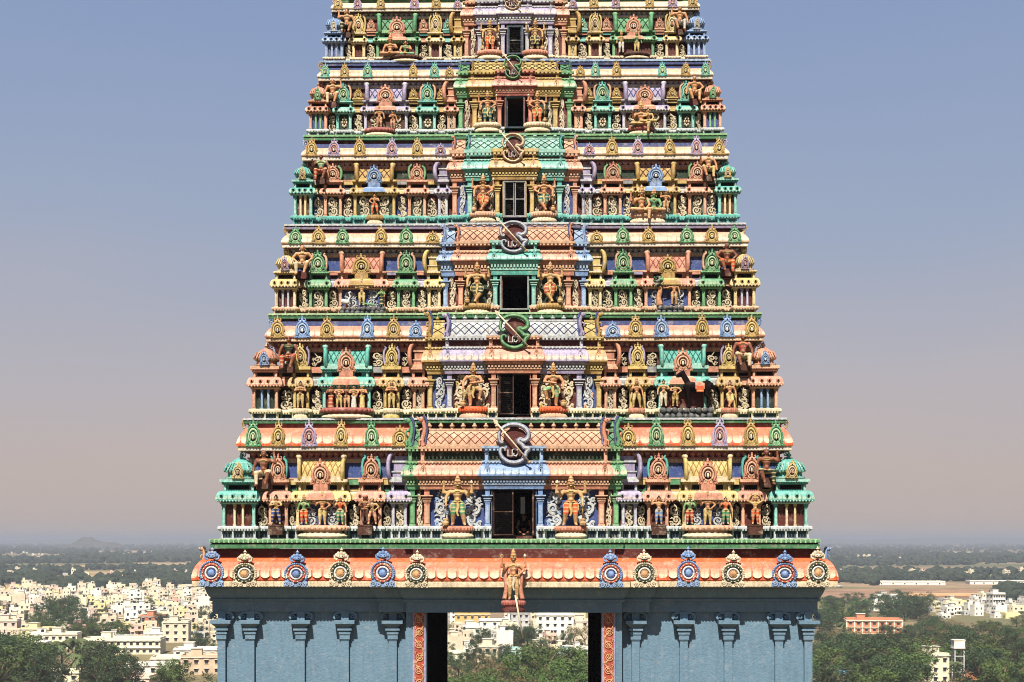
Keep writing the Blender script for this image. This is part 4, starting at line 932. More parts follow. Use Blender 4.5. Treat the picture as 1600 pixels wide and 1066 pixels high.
        vm = cached('vine', vine)
        for i in range(5): mk('vine_relief', vm, o, ((x0 + x1) / 2, YB - 0.615, ZB(958) - 2.0 - 2.0 * i))
    # floor of the gate passage
base()
# ------------------------------------------------------------------ Om emblems with a spear
def emblem(px, py, w, h, k, col, label):
    T = TP[min(k, 5)]; Y, q = T['Y'], T['q']; y = Y - 1.02 * q if k < 6 else T['Y'] - 0.2
    s = (DIST + y) / F; sx, sz = w * s / 260.0, h * s / 270.0
    root = mk('om_emblem', None, None, ((px - 803) * s, y, (HOR - py) * s)); tag(root, label, 'emblem', 'letter emblems above the windows')
    M = lambda p: ((p[0] - 800) * sx, -(p[1] - 232) * sz)
    bb = MB(); pts = [M(p) for p in catmull([(722, 205), (728, 165), (790, 125), (865, 140), (893, 180), (850, 215), (862, 262), (850, 315), (790, 330), (735, 310), (745, 262), (760, 235), (722, 205)], 4)]
    bb.prism(pts[:-1], 0.03, 0.10, 'maroon'); bb.build('backing', root)
    rb = MB()
    path = [M(p) for p in catmull([(722, 222), (706, 228), (690, 205), (690, 165), (715, 128), (765, 106), (820, 104), (875, 122), (908, 158), (905, 196), (872, 215), (846, 206), (838, 222), (862, 240), (880, 262), (915, 268), (893, 292), (884, 318), (858, 348), (808, 364), (752, 354), (712, 326), (698, 292), (706, 266), (728, 266), (734, 282)], 4)]
    n = len(path); ws = [19.5 * sx * (0.55 + 0.5 * math.sin(math.pi * min(1, max(0, i / n)))) for i in range(n)]
    rb.ribbon(path, ws, 0.12 * q + 0.04, col, 0.04); o = rb.build('letter_stroke', root)
    hb = MB(); hb.ribbon(path, [x * 0.36 for x in ws], 0.02, 'pwhite' if col == 'periwinkle' else hi(col), 0.04 - 0.12 * q - 0.04); hb.build('stroke_line', o)
    lb = MB(); y_ = -0.02
    lb.ribbon([M(p) for p in ((756, 274), (756, 318), (788, 318), (788, 276), (800, 270), (826, 276), (830, 300), (818, 318), (800, 314), (800, 298))], 5.5 * sx, 0.06, 'white', y_)
    lb.build('small_letter', root)
    if col != 'periwinkle':
        db = MB(); db.ball((M((815, 258))[0], y_ - 0.02, M((815, 258))[1]), 5.5 * sx, 'white', 7, 5); db.build('letter_dot', root)
    sp = MB(); a, b = M((668, 92)), M((918, 362)); ys = -0.16 * q - 0.05
    sp.tube([(a[0], ys, a[1]), (b[0], ys, b[1])], 6.5 * sx, 'bone', 7)
    sp.ball((b[0], ys, b[1]), 12 * sx, 'skin_gold', 7, 5)
    d = ((a[0] - b[0]), (a[1] - b[1])); l = math.hypot(*d); ux, uz = d[0] / l, d[1] / l; L = 34 * sx
    q0 = (a[0], a[1]); nx, nz = -uz, ux
    sp.prism([(q0[0] - ux * L * .5, q0[1] - uz * L * .5), (q0[0] + nx * L * .55, q0[1] + nz * L * .55), (q0[0] + nx * L * .3 + ux * L * .5, q0[1] + nz * L * .3 + uz * L * .5), (q0[0] + ux * L * 1.1, q0[1] + uz * L * 1.1), (q0[0] - nx * L * .3 + ux * L * .5, q0[1] - nz * L * .3 + uz * L * .5), (q0[0] - nx * L * .55, q0[1] - nz * L * .55)], ys - 0.03, ys + 0.03, 'bone')
    sp.build('spear', root)
ORD = ('lowest', 'second', 'third', 'fourth', 'fifth', 'sixth')
for k, (px, py, w, h, c, cn) in enumerate(((803, 693, 54, 62, 'periwinkle', 'pale blue-grey'), (803, 518, 50, 52, 'green', 'bright green'), (801.5, 370, 46, 48, 'periwinkle', 'smaller blue-grey'), (800.5, 231, 37, 44, 'peach', 'peach'), (800, 105, 29, 36, 'green', 'small green'), (799, 0, 27, 30, 'peach', 'small peach'))):
    emblem(px, py, w, h, k, c, f'{cn} curling letter emblem crossed by a spear above the {ORD[k]} window from the bottom')
# ------------------------------------------------------------------ statues
def tri_capsule(vs, fs, a, b, ra, rb, n=8):
    A, B = Vector(a), Vector(b); t = (B - A)
    if t.length < 1e-5: t = Vector((0, 0, 1e-4)); B = A + t
    t.normalize(); u = t.cross(Vector((0.3, 0.9, 0.2))).normalized(); w = t.cross(u)
    rings = [(A - t * ra * 0.95, ra * 0.3), (A - t * ra * 0.6, ra * 0.8), (A, ra), (B, rb), (B + t * rb * 0.6, rb * 0.8), (B + t * rb * 0.95, rb * 0.3)]
    o = len(vs)
    for c, r in rings:
        for j in range(n):
            q = 2 * math.pi * j / n; vs.append(c + u * (r * math.cos(q)) + w * (r * math.sin(q)))
    for i in range(len(rings) - 1):
        for j in range(n): fs.append((o + i * n + j, o + i * n + (j + 1) % n, o + (i + 1) * n + (j + 1) % n, o + (i + 1) * n + j))
    fs.append(tuple(o + j for j in range(n))[::-1]); fs.append(tuple(o + (len(rings) - 1) * n + j for j in range(n)))
def remeshed(bones, voxel, name, smooth=3):
    """bones: (a, b, ra, rb, colour) -> one continuous skin, coloured by the nearest bone"""
    vs, fs = [], []
    for b in bones: tri_capsule(vs, fs, *b[:4])
    me = bpy.data.meshes.new('tmp'); me.from_pydata([tuple(v) for v in vs], [], fs); me.update()
    ob = bpy.data.objects.new('tmp', me); COL.objects.link(ob)
    m = ob.modifiers.new('r', 'REMESH'); m.mode = 'VOXEL'; m.voxel_size = voxel
    m = ob.modifiers.new('s', 'SMOOTH'); m.iterations = smooth; m.factor = 0.5
    dg = bpy.context.evaluated_depsgraph_get(); dg.update()
    out = bpy.data.meshes.new_from_object(ob.evaluated_get(dg)); out.name = name
    bpy.data.objects.remove(ob); bpy.data.meshes.remove(me)
    n = len(out.polygons); cen = np.empty(n * 3, np.float32); out.polygons.foreach_get('center', cen); cen = cen.reshape(-1, 3)
    best = np.full(n, 1e9); idx = np.zeros(n, int); names = []
    for a, b, ra, rb, c in bones:
        if c not in names: names.append(c)
        A = np.array(a, float); B = np.array(b, float); ab = B - A; l2 = max(1e-9, ab @ ab)
        t = np.clip(((cen - A) @ ab) / l2, 0, 1); d = np.linalg.norm(cen - A - t[:, None] * ab, axis=1) - (ra + (rb - ra) * t)
        k = d < best; best[k] = d[k]; idx[k] = names.index(c)
    for c in names: out.materials.append(mat(c))
    out.polygons.foreach_set('material_index', idx.astype(np.int32)); out.polygons.foreach_set('use_smooth', [True] * n); out.update()
    return out
def fingers(mb, elbow, hand, c, curl=0.5):
    E, H = Vector(elbow), Vector(hand); t = (H - E).normalized()
    side = t.cross(Vector((0, 1, 0)));
    if side.length < 0.2: side = t.cross(Vector((1, 0, 0)))
    side.normalize(); bend = side.cross(t).normalized()
    if bend.y > 0: bend = -bend
    for i, l in enumerate((0.036, 0.042, 0.039, 0.030)):
        b = H + t * 0.020 + side * (0.011 * (i - 1.5)); m = b + t * l * 0.6 + bend * 0.004; e = m + (t * (1 - curl) + bend * curl).normalized() * l * 0.55
        mb.tube([b, m, e], [0.0065, 0.006, 0.0045], c, 5)
    b = H + side * 0.02; m = b + (t * 0.5 + side).normalized() * 0.022; mb.tube([b, m, m + t * 0.018], [0.007, 0.0065, 0.005], c, 5)
LEGS = dict(
    straight=(((-.06, 0, .49), (-.07, -.02, .27), (-.075, 0, .045)), ((.06, 0, .49), (.07, -.02, .27), (.075, 0, .045))),
    stand=(((-.06, 0, .49), (-.075, -.03, .27), (-.085, 0, .045)), ((.06, 0, .49), (.09, -.05, .28), (.12, -.02, .045))),
    cross=(((-.06, 0, .49), (-.035, -.03, .27), (.015, 0.01, .045)), ((.06, 0, .49), (.085, -.07, .29), (-.045, -.075, .06))),
    lift=(((-.06, 0, .49), (-.06, -.01, .27), (-.055, 0, .045)), ((.06, 0, .49), (.17, -.10, .42), (.12, -.08, .20))),
    stride=(((-.06, 0, .49), (-.10, -.05, .28), (-.11, -.02, .045)), ((.06, 0, .49), (.10, -.01, .27), (.12, .02, .045))),
    edge=(((-.06, 0, .30), (-.11, -.20, .30), (-.10, -.22, .05)), ((.06, 0, .30), (.13, -.19, .33), (.06, -.20, .09))),
    lotus=(((-.07, 0, .08), (-.24, -.14, .06), (.02, -.19, .045)), ((.07, 0, .08), (.24, -.14, .06), (-.02, -.21, .05))),
    onedown=(((-.07, 0, .08), (-.22, -.15, .07), (.02, -.19, .05)), ((.07, 0, .08), (.17, -.20, .06), (.15, -.22, -.18))),
    recline=(((-.05, 0, .10), (.16, -.12, .16), (.30, -.10, .04)), ((.05, 0, .10), (.24, -.04, .08), (.44, -.06, .05))))
ARMS = dict(
    down=((-.185, .0, .635), (-.20, -.05, .50)), hip=((-.22, 0, .66), (-.11, -.06, .56)), up=((-.22, -.02, .72), (-.20, -.03, .90)), bless=((-.19, -.03, .65), (-.20, -.10, .77)),
    mace=((-.20, -.02, .64), (-.20, -.09, .48)), over=((-.23, -.01, .84), (-.13, -.02, 1.06)), chest=((-.18, -.03, .66), (-.03, -.11, .69)), fwd=((-.18, -.06, .66), (-.10, -.17, .64)),
    back=((-.25, .03, .74), (-.24, .01, .92)), wide=((-.24, -.02, .72), (-.36, -.05, .72)), point=((-.18, -.05, .64), (.02, -.12, .60)), flute=((-.19, -.05, .70), (-.15, -.11, .80)), lap=((-.18, -.04, .62), (-.10, -.12, .52)))
def figure_mesh(legs, aL, aR, skin, cloth, fem=False, four=False, dz=0.0, skirt=False, top=None):
    key = ('fig', legs, aL, aR, skin, cloth, fem, four, skirt, top)
    def fn():
        seated = {'edge': -0.19, 'lotus': -0.41, 'onedown': -0.41, 'recline': -0.38}.get(legs, 0.0)
        U = lambda p, sx=1: (p[0] * sx, p[1], p[2] + seated)
        B = []; tc = top or skin
        B += [(U((-.045, 0, .505)), U((.045, 0, .505)), .072, .072, cloth), (U((0, 0, .52)), U((0, 0, .60)), .072, .062, skin), (U((0, 0, .61)), U((0, -.01, .70)), .062, .082, tc),
              (U((-.07, 0, .755)), U((.07, 0, .755)), .058, .058, tc), (U((0, 0, .76)), U((0, -.005, .84)), .04, .034, skin), (U((0, -.008, .885)), U((0, -.008, .93)), .052, .056, skin),
              (U((0, -.055, .905)), U((0, -.068, .890)), .010, .014, skin), (U((-.056, .0, .90)), U((-.06, .0, .885)), .014, .012, skin), (U((.056, .0, .90)), U((.06, .0, .885)), .014, .012, skin)]
        if fem:
            for sx in (-1, 1): B.append((U((sx * .04, -.055, .715)), U((sx * .042, -.07, .71)), .038, .03, tc))
        else:
            B.append((U((0, -.05, .57)), U((0, -.055, .58)), .045, .045, skin))
        arms = []
        for sx, a in ((1, aL), (-1, aR)):
            if a is None: continue
            e, h = ARMS[a]; arms.append((U((sx * -.125, 0, .775)), U(e, sx), U(h, sx)))
        if four:
            for sx in (1, -1): e, h = ARMS['back']; arms.append((U((sx * -.12, .02, .765)), U(e, sx), U(h, sx)))
        for s_, e, h in arms:
            B += [(s_, e, .042, .033, skin), (e, h, .032, .022, skin), (h, tuple(h[i] + (h[i] - e[i]) * 0.12 for i in range(3)), .022, .024, skin)]
        if skirt:
            B += [((0, 0, .50 + seated), (0, -.01, .30 + seated), .085, .095, cloth), ((0, -.01, .30 + seated), (0, 0, .06), .095, .115, cloth)]
            for sx in (-1, 1): B.append(((sx * .05, -.03, .03), (sx * .06, -.11, .022), .03, .022, skin))
        else:
            for (h, kn, an), sx in zip(LEGS[legs], (-1, 1)):
                B += [(h, kn, .072, .054, cloth), (kn, an, .052, .030, cloth if legs in ('straight', 'stride', 'lotus', 'onedown') and cloth != 'skin' else (cloth if sx < 0 and legs == 'edge' else skin))]
                f = (an[0] + sx * .015, an[1] - .075, an[2] - .018) if legs != 'recline' else (an[0] + .07, an[1] - .02, an[2] + .01)
                B += [(an, f, .030, .022, skin)]
        me = remeshed(B, 0.0135, 'statue_body', 2)
        # fingers, appended to the same surface object
        bm = bmesh.new(); bm.from_mesh(me); fb = MB()
        for s_, e, h in arms: fingers(fb, e, h, skin)
        si = [m.name for m in me.materials].index(skin) if skin in [m.name for m in me.materials] else 0
        vv = [bm.verts.new(v) for v in fb.v]
        for f in fb.f:
            g = bm.faces.new([vv[i] for i in f]); g.material_index = si; g.smooth = True
        bm.to_mesh(me); bm.free()
        return me, seated
    return cached(key, fn)
def head_parts(root, kind, seated, skin, female, sc, loc):
    z = seated
    def crown():
        mb = MB()
        if kind == 'tall':
            mb.lathe((0, -.005, .925 + z), [(.068, 0), (.072, .02), (.060, .035), (.058, .06), (.066, .075), (.05, .09), (.044, .13), (.05, .14), (.032, .155), (.024, .19), (.012, .2), (.0, .225)], ['skin_gold', 'gold', 'skin_gold'], 12)
            mb.ball((0, -.068, .975 + z), (.018, .012, .026), 'red', 6, 4)
        elif kind == 'bun':
            mb.ball((0, .008, .935 + z), (.068, .068, .055), 'hair', 10, 6); mb.ball((0, .01, 1.0 + z), (.034, .034, .036), 'hair', 8, 5)
        elif kind == 'long':
            mb.ball((0, .012, .93 + z), (.070, .066, .062), 'hair', 10, 6); mb.tube([(0, .05, .93 + z), (0, .06, .82 + z), (0, .055, .76 + z)], [.055, .06, .03], 'hair', 8)
        elif kind == 'turban':
            mb.lathe((0, 0, .93 + z), [(.066, 0), (.086, .02), (.085, .05), (.055, .075), (.0, .09)], 'red', 12)
        elif kind == 'halo':
            mb.lathe((0, -.005, .925 + z), [(.066, 0), (.068, .02), (.055, .04), (.05, .09), (.02, .13), (0, .16)], 'gold', 12); mb.ring(0, .93 + z, .15, .016, 'yellow', 0, 2 * math.pi, .05, 20, 5)
        return mb.mesh('headdress')
    def face():
        mb = MB()
        for s in (-1, 1):
            mb.ball((s * .022, -.058, .912 + z), (.011, .006, .006), 'white', 6, 4); mb.ball((s * .022, -.0635, .912 + z), (.005, .003, .005), 'black', 5, 4)
            mb.tube([(s * .010, -.060, .924 + z), (s * .022, -.061, .928 + z), (s * .036, -.054, .925 + z)], .003, 'black', 4)
        mb.ball((0, -.060, .872 + z), (.014, .006, .005), 'red', 6, 4)
        if not female and kind in ('tall', 'turban'):
            for s in (-1, 1): mb.tube([(0, -.066, .881 + z), (s * .02, -.064, .879 + z), (s * .032, -.056, .886 + z)], [.004, .004, .002], 'black', 4)
        return mb.mesh('face_paint')
    def jewels():
        mb = MB(); g = 'yellow'
        for rr, zz, yy in ((.062, .795, -.012), (.078, .765, -.02)):
            pts = [(rr * math.cos(a), yy - rr * .85 * abs(math.sin(a)) * (1 if math.sin(a) <= 0 else -.6), zz + z + (-.02 if math.sin(a) < 0 else .02) * abs(math.sin(a))) for a in [2 * math.pi * i / 16 for i in range(17)]]
            mb.tube(pts, .008, g, 5)
        pts = [(.088 * math.cos(a), .082 * math.sin(a), .535 + z) for a in [2 * math.pi * i / 16 for i in range(17)]]
        mb.tube(pts, .012, g, 5)
        mb.ball((0, -.085, .53 + z), (.022, .012, .02), 'red', 6, 4)
        for s in (-1, 1): mb.ball((s * .064, -.008, .868 + z), (.012, .012, .02), g, 6, 4)
        return mb.mesh('jewellery')
    if kind: mk('headdress', cached(('crown', kind, seated), crown), root)
    mk('face_paint', cached(('face', kind in ('tall', 'turban') and not female, seated), face), root)
    if not root.name.startswith('person'): mk('jewellery', cached(('jewel', seated), jewels), root)
def sash_mesh(c, legs, seated):
    def fn():
        mb = MB(); z = seated
        mb.ribbon(catmull([(0, .52 + z), (.012, .42 + z), (-.01, .32 + z), (.015, .22 + z)], 4), [.03] * 9 + [.02] * 4, .02, c, -.078)
        for s in (-1, 1): mb.tube(catmull([(s * .085, -.03, .52 + z), (s * .13, -.02, .44 + z), (s * .12, -.03, .33 + z)], 4), [.018] * 5 + [.012] * 4, c, 5)
        return mb.mesh('sash')
    return cached(('sash', c, seated), fn)
def statue(px, py, hpx, Y, name, label, legs='straight', aL='down', aR='down', skin='skin_gold', cloth='red', fem=False, four=False, head='tall', skirt=False, top=None, sash=None, ped=None, mace=None, flip=False, rz=0.0, group=None, cat='statue', bulk=1.12):
    """stands with its soles at row py, hpx rows tall without the headdress"""
    s = (DIST + Y) / F; H = hpx * s
    if cloth in PAINT and cloth not in ('brown', 'bone', 'black'): cloth = cloth + '_striped'
    me, seated = figure_mesh(legs, aL, aR, skin, cloth, fem, four, 0, skirt, top)
    H = H / (1.0 + seated) if seated else H
    root = mk(name, me, None, ((px - 803) * s, Y, (HOR - py) * s), (0, 0, rz), ((-H if flip else H) * bulk, H * bulk, H))
    tag(root, label, cat, group)
    head_parts(root, head, seated, skin, fem, 1, None)
    if sash and not skirt and legs in ('straight', 'stand', 'cross', 'stride', 'lift'): mk('sash', sash_mesh(sash, legs, seated), root)
    if mace is not None:
        mb = MB(); e, h = ARMS['mace']
        mb.tube([(h[0], h[1], h[2] + .05), (h[0] - .005, h[1] - .01, .15)], .012, 'gold', 6)
        mb.lathe((h[0] - .005, h[1] - .01, .0), [(.02, .0), (.055, .02), (.062, .07), (.04, .12), (.05, .14), (.02, .17)], 'skin_gold', 9)
        mk('mace', cached(('mace',), lambda: mb.mesh('mace')), root, (0, 0, 0), (0, 0, 0), ((-1 if mace > 0 else 1), 1, 1))
    if four:
        def att():
            mb = MB()
            for sx in (1, -1):
                e, h = ARMS['back']; x = h[0] * sx
                if sx > 0: mb.ring(x, h[2] + .055, .028, .010, 'yellow', 0, 2 * math.pi, .0, 12, 5); mb.ball((x, 0, h[2] + .055), .016, 'red', 6, 4)
                else: mb.lathe((x, 0, h[2] + .02), [(.008, 0), (.03, .025), (.026, .05), (.008, .08), (0, .09)], 'bone', 8)
            return mb.mesh('attribute')
        mk('attribute', cached(('att', seated), att), root, (0, 0, seated))
    if ped:
        c1, c2, wpx, hp = ped; w = wpx * s; hh = hp * s
        def pedm():
            mb = MB()
            if c1 == 'brown' and c2 == 'brown': mb.box(-.5, .5, -.3, .4, 0, 1, c1); mb.box(-.53, .53, -.33, .4, .86, .97, c1); return mb.mesh('pedestal')
            mb.lathe((0, 0, 0), [(0.0, 0), (0.5, 0), (0.52, .12), (0.48, .3), (0.40, .42), (0.40, .5), (0.50, .62), (0.53, .8), (0.49, 1.0), (0, 1.0)], [c2, c2, c2, c2, c1, c1, c1, c1, c1], 20, 0, 2 * math.pi, (1, .55))
            for i in range(14):
                a = math.pi + math.pi * i / 13
                mb.ball((0.50 * math.cos(a), 0.275 * math.sin(a), .74), (.05, .03, .22), c1, 6, 5)
            return mb.mesh('pedestal')
        mk('pedestal', cached(('ped', c1, c2), pedm), root, (0, 0, -hh / H), (0, 0, 0), (w / H, w * 0.9 / H, hh / H))
    return root
# door guardians, two beside each window
GU = [
 (0, (715, 892), 822, 70, 'stand', 'skin_gold', ('green', 'orange'), ('salmon', 'cream', 38, 18), ('green loincloth', 'orange loincloth')),
 (1, (739, 864), 636, 61, 'lift', 'skin_orange', ('skin_peach', 'lgreen'), ('orange', 'peach', 34, 18), ('peach loincloth', 'pale green loincloth')),
 (2, (744.5, 859), 475, 58, 'cross', 'skin_gold', ('dkgreen', 'red'), ('gold', 'cream', 32, 17), ('dark green trousers', 'red trousers')),
 (3, (753.5, 849), 332, 53, 'cross', 'skin_orange', ('orange', 'dteal'), ('peach', 'cream', 31, 16), ('orange trousers', 'dark teal trousers')),
 (4, (760.5, 838), 193, 45, 'straight', 'skin_orange', ('dteal', 'orange'), ('cream', 'cream', 31, 14), ('teal striped trousers', 'orange striped trousers')),
 (5, (764, 834.5), 80, 44, 'straight', 'skin_gold', ('orange', 'dkgreen'), ('salmon', 'cream', 30, 14), ('orange leggings', 'dark green leggings'))]
for k, xs, py, hp, legs, skin, cl, ped, words in GU:
    T = TP[k]
    for i in (0, 1):
        statue(xs[i], py, hp, T['Y'] - 0.92 * T['q'], 'guardian_statue', f'crowned guardian statue in {words[i]} {"left" if i == 0 else "right"} of the {ORD[k]} window from the bottom',
               legs, 'mace', ('bless' if k in (0, 2, 5) else 'hip') if legs != 'lift' else 'point', skin, cl[i], False, True if k != 1 else False, 'tall', sash='yellow', ped=ped, mace=-1, flip=(i == 1), bulk=1.28, group='door guardians beside the windows')
# the figure in front of the lowest cornice
statue(803, 938, 71, -1.42, 'standing_statue', 'gilded standing deity statue with a tall crown fixed over the gateway centre', 'straight', 'bless', 'hip', 'skin_orange', 'skin_gold', False, True, 'tall', sash='cream', ped=('rose', 'maroon', 34, 18), bulk=1.05)
st_ = [o for o in COL.objects if o.name.startswith('standing_statue')][-1]
for sx in (-1, 1):
    mb = MB(); mb.tube(catmull([(sx * .13, .03, .72), (sx * .17, .02, .5), (sx * .15, .02, .25), (sx * .19, .0, .02)], 4), [.03, .035, .04, .04, .04, .045, .045, .045, .05, .05, .05, .05, .06], 'salmon', 7); mk('drape', mb.mesh('drape'), st_)
sp = MB(); s_ = (DIST - 1.7) / F; X_ = lambda x: (x - 803) * s_; Z_ = lambda r: (HOR - r) * s_
sp.tube([(X_(806), -1.75, Z_(930)), (X_(818), -1.8, Z_(997))], 0.035, 'bone', 7)
tag(sp.build('pole'), 'thin pale pole leaning below the gilded statue over the gateway', 'pole')
pr = statue(818, 838, 37, TP[0]['Y'] + 0.55, 'person', 'person in dark clothes sitting in the shade inside the lowest window', 'lotus', 'lap', 'lap', 'skin_brown', 'black', head='bun', top='black', cat='person', bulk=1.0)
# seated figures beside the corner domes
SEAT = [
 (0, 411, 762, 60, 'skin_brown', 'cream', 'long', 'down', 'up', 1196), (1, 450, 580, 56, 'skin_brown', 'red', 'bun', 'down', 'down', 1159), (2, 471, 433, 52, 'skin_peach', 'cream', 'long', 'hip', 'hip', 1134),
 (3, 500, 285, 46, 'skin_brown', 'red', 'bun', 'bless', 'down', 1105), (4, 518, 166, 45, 'skin_orange', 'cream', 'long', 'down', 'up', 1083), (5, 540, 56, 44, 'skin_orange', 'dkgreen', 'bun', 'up', 'down', 1060)]
SC2 = ['dkgreen', 'cream', 'orange', 'yellow', 'skin_peach', 'pwhite']; SK2 = ['skin_brown', 'skin_brown', 'skin_brown', 'skin_orange', 'skin_orange', 'skin_orange']; TOPS = [None, 'dkgreen', None, 'pgreen', None, None]
CW = dict(cream='cream', red='red', dkgreen='dark green', orange='orange', yellow='yellow', skin_peach='peach', pwhite='white')
for k, px, py, hp, sk, cl, hd, a1, a2, px2 in SEAT:
    T = TP[k]; yy = T['Y'] - 0.42 * T['q']
    statue(px, py, hp, yy, 'seated_statue', f'dark-haired seated statue in {CW[cl]} cloth by the left corner dome of the {ORD[k]} tier', 'edge', a1, a2, sk, cl, False, False, hd, top=TOPS[k], group='seated statues by the corner domes')
    statue(px2, py - 2, hp, yy, 'seated_statue', f'dark-haired seated statue in {CW[SC2[k]]} cloth by the right corner dome of the {ORD[k]} tier', 'edge', a2 if k != 4 else 'hip', a1, SK2[k], SC2[k], False, False, 'long' if k != 5 else 'bun', top=None if k != 1 else 'red', flip=True, group='seated statues by the corner domes')
def seat_block(k, px, py, wpx):
    T = TP[k]; s = (DIST + T['Y'] - 0.4 * T['q']) / F; mb = MB(); x = (px - 803) * s; z = (HOR - py) * s
    mb.box(x - wpx * s / 2, x + wpx * s / 2, T['Y'] - 0.5 * T['q'], T['Y'], z, z + 15 * s * T['q'], 'maroon' if k in (2, 4) else 'brown'); mb.build('seat_block', tower)
for k, px, py, hp, *_r, px2 in SEAT: seat_block(k, px, py + 2, 22 * TP[k]['q']); seat_block(k, px2, py, 22 * TP[k]['q'])
# small statues of the wings: (tier, px, row of the soles, rows tall, depth factor, keywords, label)
def wing(k, px, py, hp, label, name='standing_statue', d=0.62, **kw):
    T = TP[k]; return statue(px, py, hp, T['Y'] - d * T['q'], name, label, **kw)
wing(0, 430, 820, 46, 'small statue in a blue dhoti beside the left corner dome of the lowest tier', legs='stride', aL='chest', aR='fwd', skin='skin_gold', cloth='navy', head='bun', ped=('brown', 'brown', 20, 16))
wing(0, 474, 820, 43, 'green-skinned lady statue in an orange skirt, outer one of the lowest tier left trio', aL='down', aR='bless', skin='skin_green', cloth='orange', fem=True, head='tall')
wing(0, 503, 821, 48, 'golden four-armed statue in the middle of the lowest tier left trio', aL='bless', aR='hip', skin='skin_orange', cloth='yellow', four=True, head='tall', ped=('peach', 'cream', 68, 19))
wing(0, 531, 820, 43, 'orange-skinned lady statue in a green skirt, inner one of the lowest tier left trio', aL='bless', aR='down', skin='skin_orange', cloth='green', fem=True, head='bun', top='orange')
wing(0, 570, 820, 46, 'dark statue carrying a load, one of a pair left of the lowest window', aL='fwd', aR='fwd', skin='skin_brown', cloth='brown', head='turban', ped=('brown', 'brown', 20, 16))
wing(0, 581, 820, 42, 'orange-clad statue of a pair left of the lowest window', legs='stride', aL='chest', aR='hip', skin='skin_gold', cloth='salmon', head='long')
wing(0, 1029, 820, 44, 'muscular statue in a blue dhoti with raised fists right of the lowest window', aL='up', aR='up', skin='skin_orange', cloth='blue', head='bun', ped=('brown', 'brown', 20, 16))
wing(0, 1077, 820, 43, 'green-skinned lady statue in a red skirt, inner one of the lowest tier right trio', aL='down', aR='bless', skin='skin_green', cloth='red', fem=True, head='tall')
wing(0, 1105, 821, 48, 'golden four-armed statue in the middle of the lowest tier right trio', aL='bless', aR='hip', skin='skin_orange', cloth='yellow', four=True, head='tall', ped=('peach', 'cream', 68, 19))
wing(0, 1133, 820, 43, 'orange-skinned lady statue in a green skirt, outer one of the lowest tier right trio', aL='bless', aR='down', skin='skin_orange', cloth='green', fem=True, head='bun', top='orange')
wing(0, 1179, 820, 44, 'statue in orange striped leggings holding a burden over its head, lowest tier right corner', aL='over', aR='over', skin='skin_gold', cloth='orange', head='halo', ped=('brown', 'brown', 20, 16))
wing(1, 468, 638, 42, 'golden statue in yellow cloth nearest the left corner of the second tier', aL='chest', aR='chest', skin='skin_peach', cloth='yellow', head='bun', ped=('cream', 'cream', 20, 17))
for i, (x, sk, cl, h_, a, b) in enumerate(((516, 'skin_brown', 'red', 'bun', 'chest', 'down'), (529, 'skin_orange', 'yellow', 'tall', 'fwd', 'fwd'), (541, 'skin_brown', 'skin_peach', 'turban', 'fwd', 'chest'), (552, 'skin_peach', 'white', 'bun', 'fwd', 'fwd'), (565, 'skin_orange', 'yellow', 'long', 'down', 'chest'))):
    wing(1, x, 638, 37, f'{("first", "second", "third", "fourth", "fifth")[i]} figure from the outside in the second tier five-figure group', aL=a, aR=b, skin=sk, cloth=cl, fem=i in (0, 4), skirt=i in (0, 3, 4), head=h_, ped=('rose', 'cream', 70, 16) if i == 2 else None, group='five-figure group of the second tier')
wing(1, 611, 638, 42, 'golden statue with folded arms and a ring halo on the second tier', aL='chest', aR='chest', skin='skin_orange', cloth='yellow', head='halo', ped=('cream', 'yellow', 22, 17))
wing(1, 994, 638, 42, 'dancing golden statue nearest the second window on its right side', legs='stride', aL='bless', aR='down', skin='skin_orange', cloth='yellow', head='tall', ped=('salmon', 'cream', 22, 17))
wing(1, 1036, 636, 42, 'tall statue with a dark topknot leading the black horse statue', aL='down', aR='fwd', skin='skin_peach', cloth='bone', head='bun', skirt=False)
wing(1, 1054, 636, 38, 'stout statue in a gold loincloth standing before the black horse statue', aL='fwd', aR='hip', skin='skin_peach', cloth='gold', head='bun')
wing(1, 1139, 638, 42, 'golden statue with bent arm between the black horse and the right corner', legs='cross', aL='flute', aR='down', skin='skin_orange', cloth='yellow', head='bun', ped=('salmon', 'cream', 22, 17))
wing(2, 564, 478, 39, 'golden statue holding both hands up on the dark rocks of the third tier', aL='up', aR='up', skin='skin_gold', cloth='yellow', head='tall')
wing(2, 595, 478, 28, 'small green-skinned lady statue kneeling on the dark rocks of the third tier', aL='chest', aR='chest', skin='skin_green', cloth='dkgreen', fem=True, head='bun', skirt=True)
wing(2, 1052, 477, 37, 'golden statue reaching to a tree on the right of the third tier', aL='wide', aR='down', skin='skin_orange', cloth='skin_peach', head='bun')
wing(3, 584, 336, 34, 'orange statue in a loincloth alone on the left of the fourth tier', legs='stride', aL='hip', aR='chest', skin='skin_orange', cloth='orange', head='bun', ped=('gold', 'cream', 22, 15))
wing(3, 1001, 334, 36, 'large orange seated deity statue of the fourth tier right group', 'seated_statue', legs='onedown', aL='bless', aR='lap', skin='skin_orange', cloth='skin_peach', four=True, head='tall', ped=('peach', 'cream', 32, 16))
wing(3, 1020, 334, 34, 'green-skinned seated goddess statue of the fourth tier right group', 'seated_statue', legs='lotus', aL='bless', aR='lap', skin='skin_green', cloth='skin_peach', fem=True, head='tall', top='green', ped=('peach', 'cream', 32, 16))
wing(3, 1039, 333, 33, 'slim orange statue with a pointed crown standing behind the seated goddess', aL='up', aR='bless', skin='skin_orange', cloth='skin_peach', head='tall')
wing(4, 591, 201, 34, 'orange statue with a raised hand, outer one of a pair on the fifth tier left', aL='bless', aR='down', skin='skin_orange', cloth='salmon', head='tall', ped=('rose', 'cream', 40, 12))
